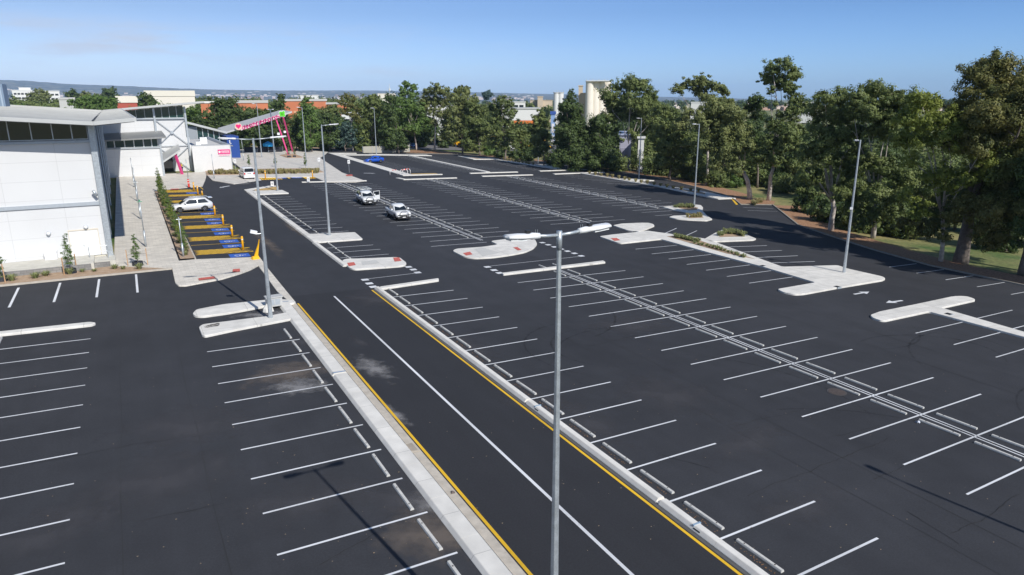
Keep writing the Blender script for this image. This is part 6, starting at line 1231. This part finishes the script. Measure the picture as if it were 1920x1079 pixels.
far_box('brick_building', 'terracotta block at the right end of the orange complex', 612, 650, 196, 330, 26, OR, roof=GR_, win=[(3, 4.6, .9, .02, .98)], winm=ORB, rh=.8)
far_box('brick_building', 'orange walled house with a white gable right of the hall roof tip', 376, 402, 194, 320, 20, OR, roof=WH, rh=.8)
far_box('shop_building', 'white walls showing between trunks right of the orange complex', 640, 700, 214, 300, 20, WH, win=[(4, 2, 1.5, .05, .95)])
for i, (u0, u1, vt, D) in enumerate([(563, 597, 179.5, 760), (708, 742, 176.5, 900), (745, 765, 200, 420), (800, 850, 200, 330), (1296, 1326, 193, 520), (1498, 1526, 193.5, 520)]): far_box('warehouse', 'low white warehouse far away, %s from the left on the skyline' % ONES[i], u0, u1, vt, D, 30, WH if i != 1 else CR, group='small white warehouses on the skyline')
far_box('factory', 'stepped tan factory block in the middle distance', 994, 1036, 189, 520, 40, TAN, rh=.4); far_box('factory_tower', 'small square tan tower on the factory block', 1008, 1018, 182, 515, 12, TAN)
far_box('shop_building', 'white showroom with grey lower wall left of the tan factory', 955, 1012, 205, 320, 30, WH, win=[(5, 9, 3.0, .02, .98)], winm=mat('grey_blue', (.25, .29, .36), .6), roof=GR_, rh=.5)
far_box('shop_building', 'white stepped building above the showroom roof', 940, 985, 192.5, 430, 30, WH, win=[(4, 1.5, 1.2, .05, .95)]); far_box('shed', 'orange and maroon shopfront beneath the showroom', 962, 1005, 232, 262, 12, mat('maroon', (.20, .03, .03), .7), roof=mat('orange_trim', (.75, .2, .03), .6), rh=.8)
far_box('advertising_pylon', 'tall blue, white and yellow pylon sign left of the she-oak', 1033, 1041, 215, 280, 1.0, mat('pylon_blue', (.25, .38, .62), .5), 'sign', roof=mat('pylon_top', (.04, .10, .35), .5), rh=1.2, win=[(1, 3.5, 3.4, .1, .9), (1, 8.0, 2.6, .1, .9)], winm=mat('pylon_white', (.7, .7, .72), .5))
far_box('storage_building', 'lilac-grey building with white end wall behind the round-crowned gum', 1162, 1184, 254, 172, 14, mat('lilac_wall', (.40, .40, .50), .7), roof=mat('lilac_roof', (.40, .45, .62), .6), win=[(2, 3, 1.6, .05, .85)], winm=mat('lilac_shutter', (.30, .30, .38), .7), z0=-3.5, rh=.4)
far_box('storage_wall', 'white loading wall right of the lilac building', 1197, 1208, 260, 168, 6, WH, z0=-3.5, rh=.3, win=[(1, 2.5, 4, .2, .7)], winm=mat('door_grey', (.4, .4, .42), .6))
# silos
def silo(u, vt, r, D, label, m, cap=True):
    p = AT(u, vt, D); t = empty('silo', (p.x, p.y, -2), 0, label, 'silo', 'grain silos on the skyline'); b = MB(); b.tube([(0, 0, 0), (0, 0, p.z+2)], r, 20); b.build('barrel', m, t, False)
    b = MB(); b.tube([(0, 0, p.z+2), (0, 0, p.z+2.5)], r+.25, 20); 
    for k in range(6): a = k*1.05; b.tube([(r*math.cos(a), r*math.sin(a), p.z+2.4), (r*math.cos(a), r*math.sin(a), p.z+3.6)], .06, 4)
    b.build('roof', GR_, t); return t
SIL = mat('silo_cream', (.80, .74, .64), .7, var=.05, scale=.3)
for i, u in enumerate((1106, 1117, 1128, 1139)): silo(u, 153.5, 2.35, 430+i*2.2, 'tall cream grain silo, %s from the left in the joined row' % ONES[i], SIL)
for i, u in enumerate((1043.5, 1051.5)): silo(u, 175, 1.9, 470, 'shorter white silo, %s one of the pair' % ('left', 'right')[i], WH)
far_box('silo_tower', 'narrow beige lift tower left of the tall silos', 1085, 1093, 162, 440, 5, TAN); far_box('silo_house', 'beige block at the foot of the tall silos', 1090, 1102, 176, 436, 8, TAN)
t = far_box('silo_gallery', 'thin white gallery roof along the tall silo tops', 1100, 1143, 152.6, 427, 5, WH, z0=AT(1120, 153.6, 427).z, rh=.4)
p = AT(730, 158, 700); t = empty('radio_mast', (p.x, p.y, -4), 0, 'thin pale mast rising on the skyline left of the two-pointed gum', 'mast'); b = MB(); b.tube([(0, 0, 0), (0, 0, p.z+4)], [.5, .15], 6); b.build('mast', WH, t); b = MB(); b.tube([(0, 0, p.z-2), (0, 0, p.z)], .9, 8); b.build('antenna', WH, t)
# road and yard behind the trees with machines
sheet('yard_road', [[(66, 214), (120, 196), (150, 150), (175, 150), (150, 235), (66, 260)]], .06, mat('old_road', (.17, .165, .17), .9, var=.12, scale=.4))
sheet('verge', [[(60, 196.5), (66, 197), (68, 208), (60, 211)], [(20, 216.5), (60, 209.5), (62, 214), (20, 222)]], .05, SAND)
def machine(u, v, rz, label, s=1.0):
    t = empty('yellow_loader', W(u, v), rz, label, 'machine', 'yellow machines behind the trees'); Ym = mat('machine_yellow', (.78, .42, .02), .5); b = MB(); b.box(-2.2, 1.2, -1.1, 1.1, .7, 1.9); b.box(-2.6, -2.2, -.9, .9, .8, 1.6); b.build('body', Ym, t)
    b = MB(); b.box(-.6, 1.0, -.9, .9, 1.9, 3.2); b.build('cab', CARGL, t); b = MB(); b.box(-.7, 1.1, -1, 1, 3.2, 3.4); b.build('roof', Ym, t); b = MB(); b.obox((1.0, -.6, 1.6), (3.2, -.6, .9), .25, .35); b.obox((1.0, .6, 1.6), (3.2, .6, .9), .25, .35); b.build('boom', Ym, t); b = MB(); b.box(3.1, 4.0, -1.3, 1.3, .3, 1.2); b.build('bucket', DARK, t)
    for x in (-1.5, 1.1):
        for y in (-1.15, 1.15): b = MB(); b.tube([(x, y-.2, .65), (x, y+.2, .65)], .65, 14); b.build('wheel', TYRE, t)
    t.scale = (s,)*3
for i, (u, v, rz) in enumerate([(864, 276, .2), (878, 275, 1.0), (916, 277, 2.4), (925, 274, .3), (977, 274, .1), (992, 283, 3.2), (1020, 282, .4)]): machine(u, v, rz, 'yellow machine parked in the yard behind the trees, %s from the left' % ONES[i], 1.0)
for i, (u, v, c) in enumerate([(958, 281, (.65, .65, .66)), (940, 276, (.5, .5, .52)), (970, 279, (.02, .12, .45)), (1002, 270, (.7, .7, .7)), (775, 277, (.03, .12, .30)), (1085, 285, (.6, .6, .6))]):
    vehicle('parked_car', '%s car glimpsed in the yard behind the trees, %s from the left' % (('pale', 'grey', 'blue', 'white', 'dark blue', 'light grey')[i], ONES[sorted([958, 940, 970, 1002, 775, 1085]).index(u)]), 'car', W(u, v), .3*i, SEDB, SEDC, paint('yard_paint_%s' % 'abcdef'[i], c), (1.32, -1.32), .33, .88, group='cars in the yard behind the trees')
w = W(725, 287); t = empty('shade_sail_fence', w, 0, 'pale screen fence in dappled shade under the far trees', 'fence'); b = MB(); b.box(-7, 7, 0, .08, 0, 2.0); b.build('panel', mat('screen_pale', (.42, .40, .34), .8, var=.06), t)
for k in range(6): b = MB(); b.box(-7+k*2.8-.05, -7+k*2.8+.05, -.06, 0, 0, 2.1); b.build('post', STEELW, t)

# distant trees and houses: too many and too small to count
def far_wood(name, n, d0, d1, u0, u1, hmin, hmax, kinds, seed, z=-3.0):
    g = random.Random(seed); blobs = []
    for i in range(n):
        D = d0*(d1/d0)**g.random(); u = g.uniform(u0, u1); p = AT(u, 250, D); h = g.uniform(hmin, hmax); r = h*g.uniform(.32, .5)
        for k in range(3): blobs.append(((p.x+g.uniform(-.6, .6)*r, p.y+g.uniform(-.6, .6)*r, z+h-r*g.uniform(.9, 1.5)), r*g.uniform(.7, 1), .85))
        blobs.append(((p.x, p.y, z+h*.35), r*.9, .7))
    me = leaf_mesh(name, blobs, d0*.0038, .5, .1, seed, sub=.36); me.materials.append(LEAF[kinds]); o = bpy.data.objects.new(name, me); COL.objects.link(o); tag(o, kind='stuff'); NLEAF[0] += len(me.polygons)
far_wood('suburb_trees', 110, 300, 480, -200, 760, 14, 18.5, 'green', 3)
far_wood('suburb_trees', 210, 480, 950, -200, 760, 17.5, 23, 'gum', 4)
far_wood('suburb_trees', 120, 480, 1100, 760, 1250, 12, 17.5, 'gum', 14)
far_wood('suburb_trees', 420, 1100, 3200, -250, 2000, 13, 20, 'dark', 5)
far_wood('suburb_trees', 150, 260, 700, 1050, 2050, 7, 10.5, 'dark', 6, z=-5)
far_wood('paddock_wood', 60, 150, 240, 1100, 2050, 7, 10.0, 'gum', 8, z=-5.0)
far_wood('paddock_wood', 46, 235, 300, 430, 1000, 7, 10.0, 'dark', 12, z=-1.0)
tree('dark skyline tree just right of the white office blocks', (134, 190), [(127, 177, 6), (135, 172, 6), (142, 177, 6), (131, 184, 8), (141, 185, 7)], 'dark', BARKD, .5, dist=640, group='distant skyline trees')
tree('lower grey-green skyline tree between the two dark ones', (160, 190), [(152, 180, 6), (160, 176, 6), (168, 180, 6), (158, 186, 8), (170, 187, 7)], 'olive', BARKD, .5, dist=660, group='distant skyline trees')
tree('rounded dark tree standing alone above the hall roof', (206, 190), [(200, 172, 7), (210, 171, 8), (195, 180, 8), (207, 181, 10), (218, 182, 7)], 'dark', BARKD, .5, dist=620, group='distant skyline trees')
tree('broad green tree clump just behind the roof valley', (180, 200), [(150, 190, 9), (165, 187, 11), (182, 186, 11), (197, 190, 10), (212, 191, 9), (135, 193, 8), (170, 196, 12), (200, 198, 12)], 'green', BARKD, .4, dist=300, group='distant skyline trees')
tree('dark green tree in front of the big cream warehouse', (275, 196), [(268, 180, 8), (280, 184, 9), (272, 190, 10), (285, 192, 8), (262, 192, 7)], 'dark', BARKD, .4, dist=330, group='distant skyline trees')
tree('flat-topped grey-green tree between the two white office blocks', (72, 190), [(62, 178, 8), (74, 174, 9), (86, 178, 8), (70, 184, 11), (84, 186, 9), (56, 187, 8)], 'olive', BARKD, .4, dist=640, group='distant skyline trees')
tree('lone dark umbrella-shaped tree on the skyline left of the tan factory', (913, 195), [(908, 176, 5), (915, 173, 6), (920, 178, 5), (913, 181, 7)], 'blue', BARKD, .4, dist=520, group='distant skyline trees')
# hills
def hills(name, D, prof, m, depth=2500, bump=.012):
    b = MB(); n = 140; g = random.Random(int(D)); us = [p[0] for p in prof]; off = [g.uniform(-1, 1) for _ in range(n+1)]; k = 5
    rows = []
    for r in range(k+1):
        row = []
        for i in range(n+1):
            u = us[0]+(us[-1]-us[0])*i/n; v = np.interp(u, us, [p[1] for p in prof]); top = AT(u, float(v), D).z; f = (0, .35, .65, .88, 1, .9)[r]; dd = D-depth*(1, .72, .45, .2, 0, -.3)[r]
            p = AT(u, 200, dd); z = -4+(top+4)*f*(1+bump*3*off[(i*7+r*13) % n]*(1 if r < 4 else .35)); row.append((p.x, p.y, z))
        rows.append(row)
    b.v = [p for r in rows for p in r]; b.f = [(r*(n+1)+i, r*(n+1)+i+1, (r+1)*(n+1)+i+1, (r+1)*(n+1)+i) for r in range(k) for i in range(n)]; b.mi = [0]*len(b.f)
    return struct(b.build(name, m, None, True))
HM = mat('hill_scrub', (.008, .018, .010), .95, col2=(.17, .155, .10), scale=.007, fine=.45, fscale=.02)
hills('hills', 9500, [(-500, 140), (0, 149.5), (60, 152), (130, 157.5), (200, 160), (260, 162.5), (330, 166), (400, 168), (480, 169.5), (560, 171), (650, 172), (760, 173.5), (860, 176), (930, 176.5), (1010, 178.5), (1080, 182), (1200, 186), (1350, 188)], HM)
hills('hills', 11500, [(300, 172), (450, 170.5), (560, 170), (700, 170), (900, 173.5), (1000, 176), (1100, 178), (1200, 181), (1400, 185.5)], HM, 1500)
def far_houses():
    b = MB(); g = random.Random(9)
    for i in range(900):
        D = g.choice([g.uniform(1200, 3500), g.uniform(7000, 9300), g.uniform(7500, 9300)]); u = g.uniform(-50, 1000) if D > 5000 else g.uniform(-50, 1900); p = AT(u, 200, D); s = g.uniform(6, 16)*(1 if D < 5000 else 1.6)
        if D > 5000:
            vv = np.interp(u, [0, 130, 330, 560, 860, 1010], [149.5, 157.5, 166, 171, 176, 178.5]); top = AT(u, float(vv), 9500).z; f = 1-(9500-D)/3000; z = -4+(top+4)*max(0, f)*g.uniform(.75, .95); p.z = z
        else: p.z = -4
        h = 5 if D < 5000 else 14; b.box(p.x-s, p.x+s, p.y-s*.6, p.y+s*.6, p.z-4, p.z+h, T=None)
    return tag(b.build('suburb_houses', mat('house_pale', (.75, .72, .66), .8, col2=(.36, .20, .14), scale=.002)), kind='stuff')
far_houses()
# ---- air: one even box of haze round everything that stands on the ground
def haze():
    b = MB(); b.box(-12500, 12500, -3000, 12600, -9, 330); o = b.build('haze', None); m = bpy.data.materials.new('haze_air'); m.use_nodes = True; t = m.node_tree; t.nodes.clear(); ou = t.nodes.new('ShaderNodeOutputMaterial'); v = t.nodes.new('ShaderNodeVolumePrincipled')
    v.inputs['Color'].default_value = (.44, .64, 1.0, 1); v.inputs['Density'].default_value = 5.8e-5; v.inputs['Anisotropy'].default_value = -.25; t.links.new(v.outputs[0], ou.inputs['Volume']); o.data.materials.append(m); tag(o, kind='stuff'); return o
haze()
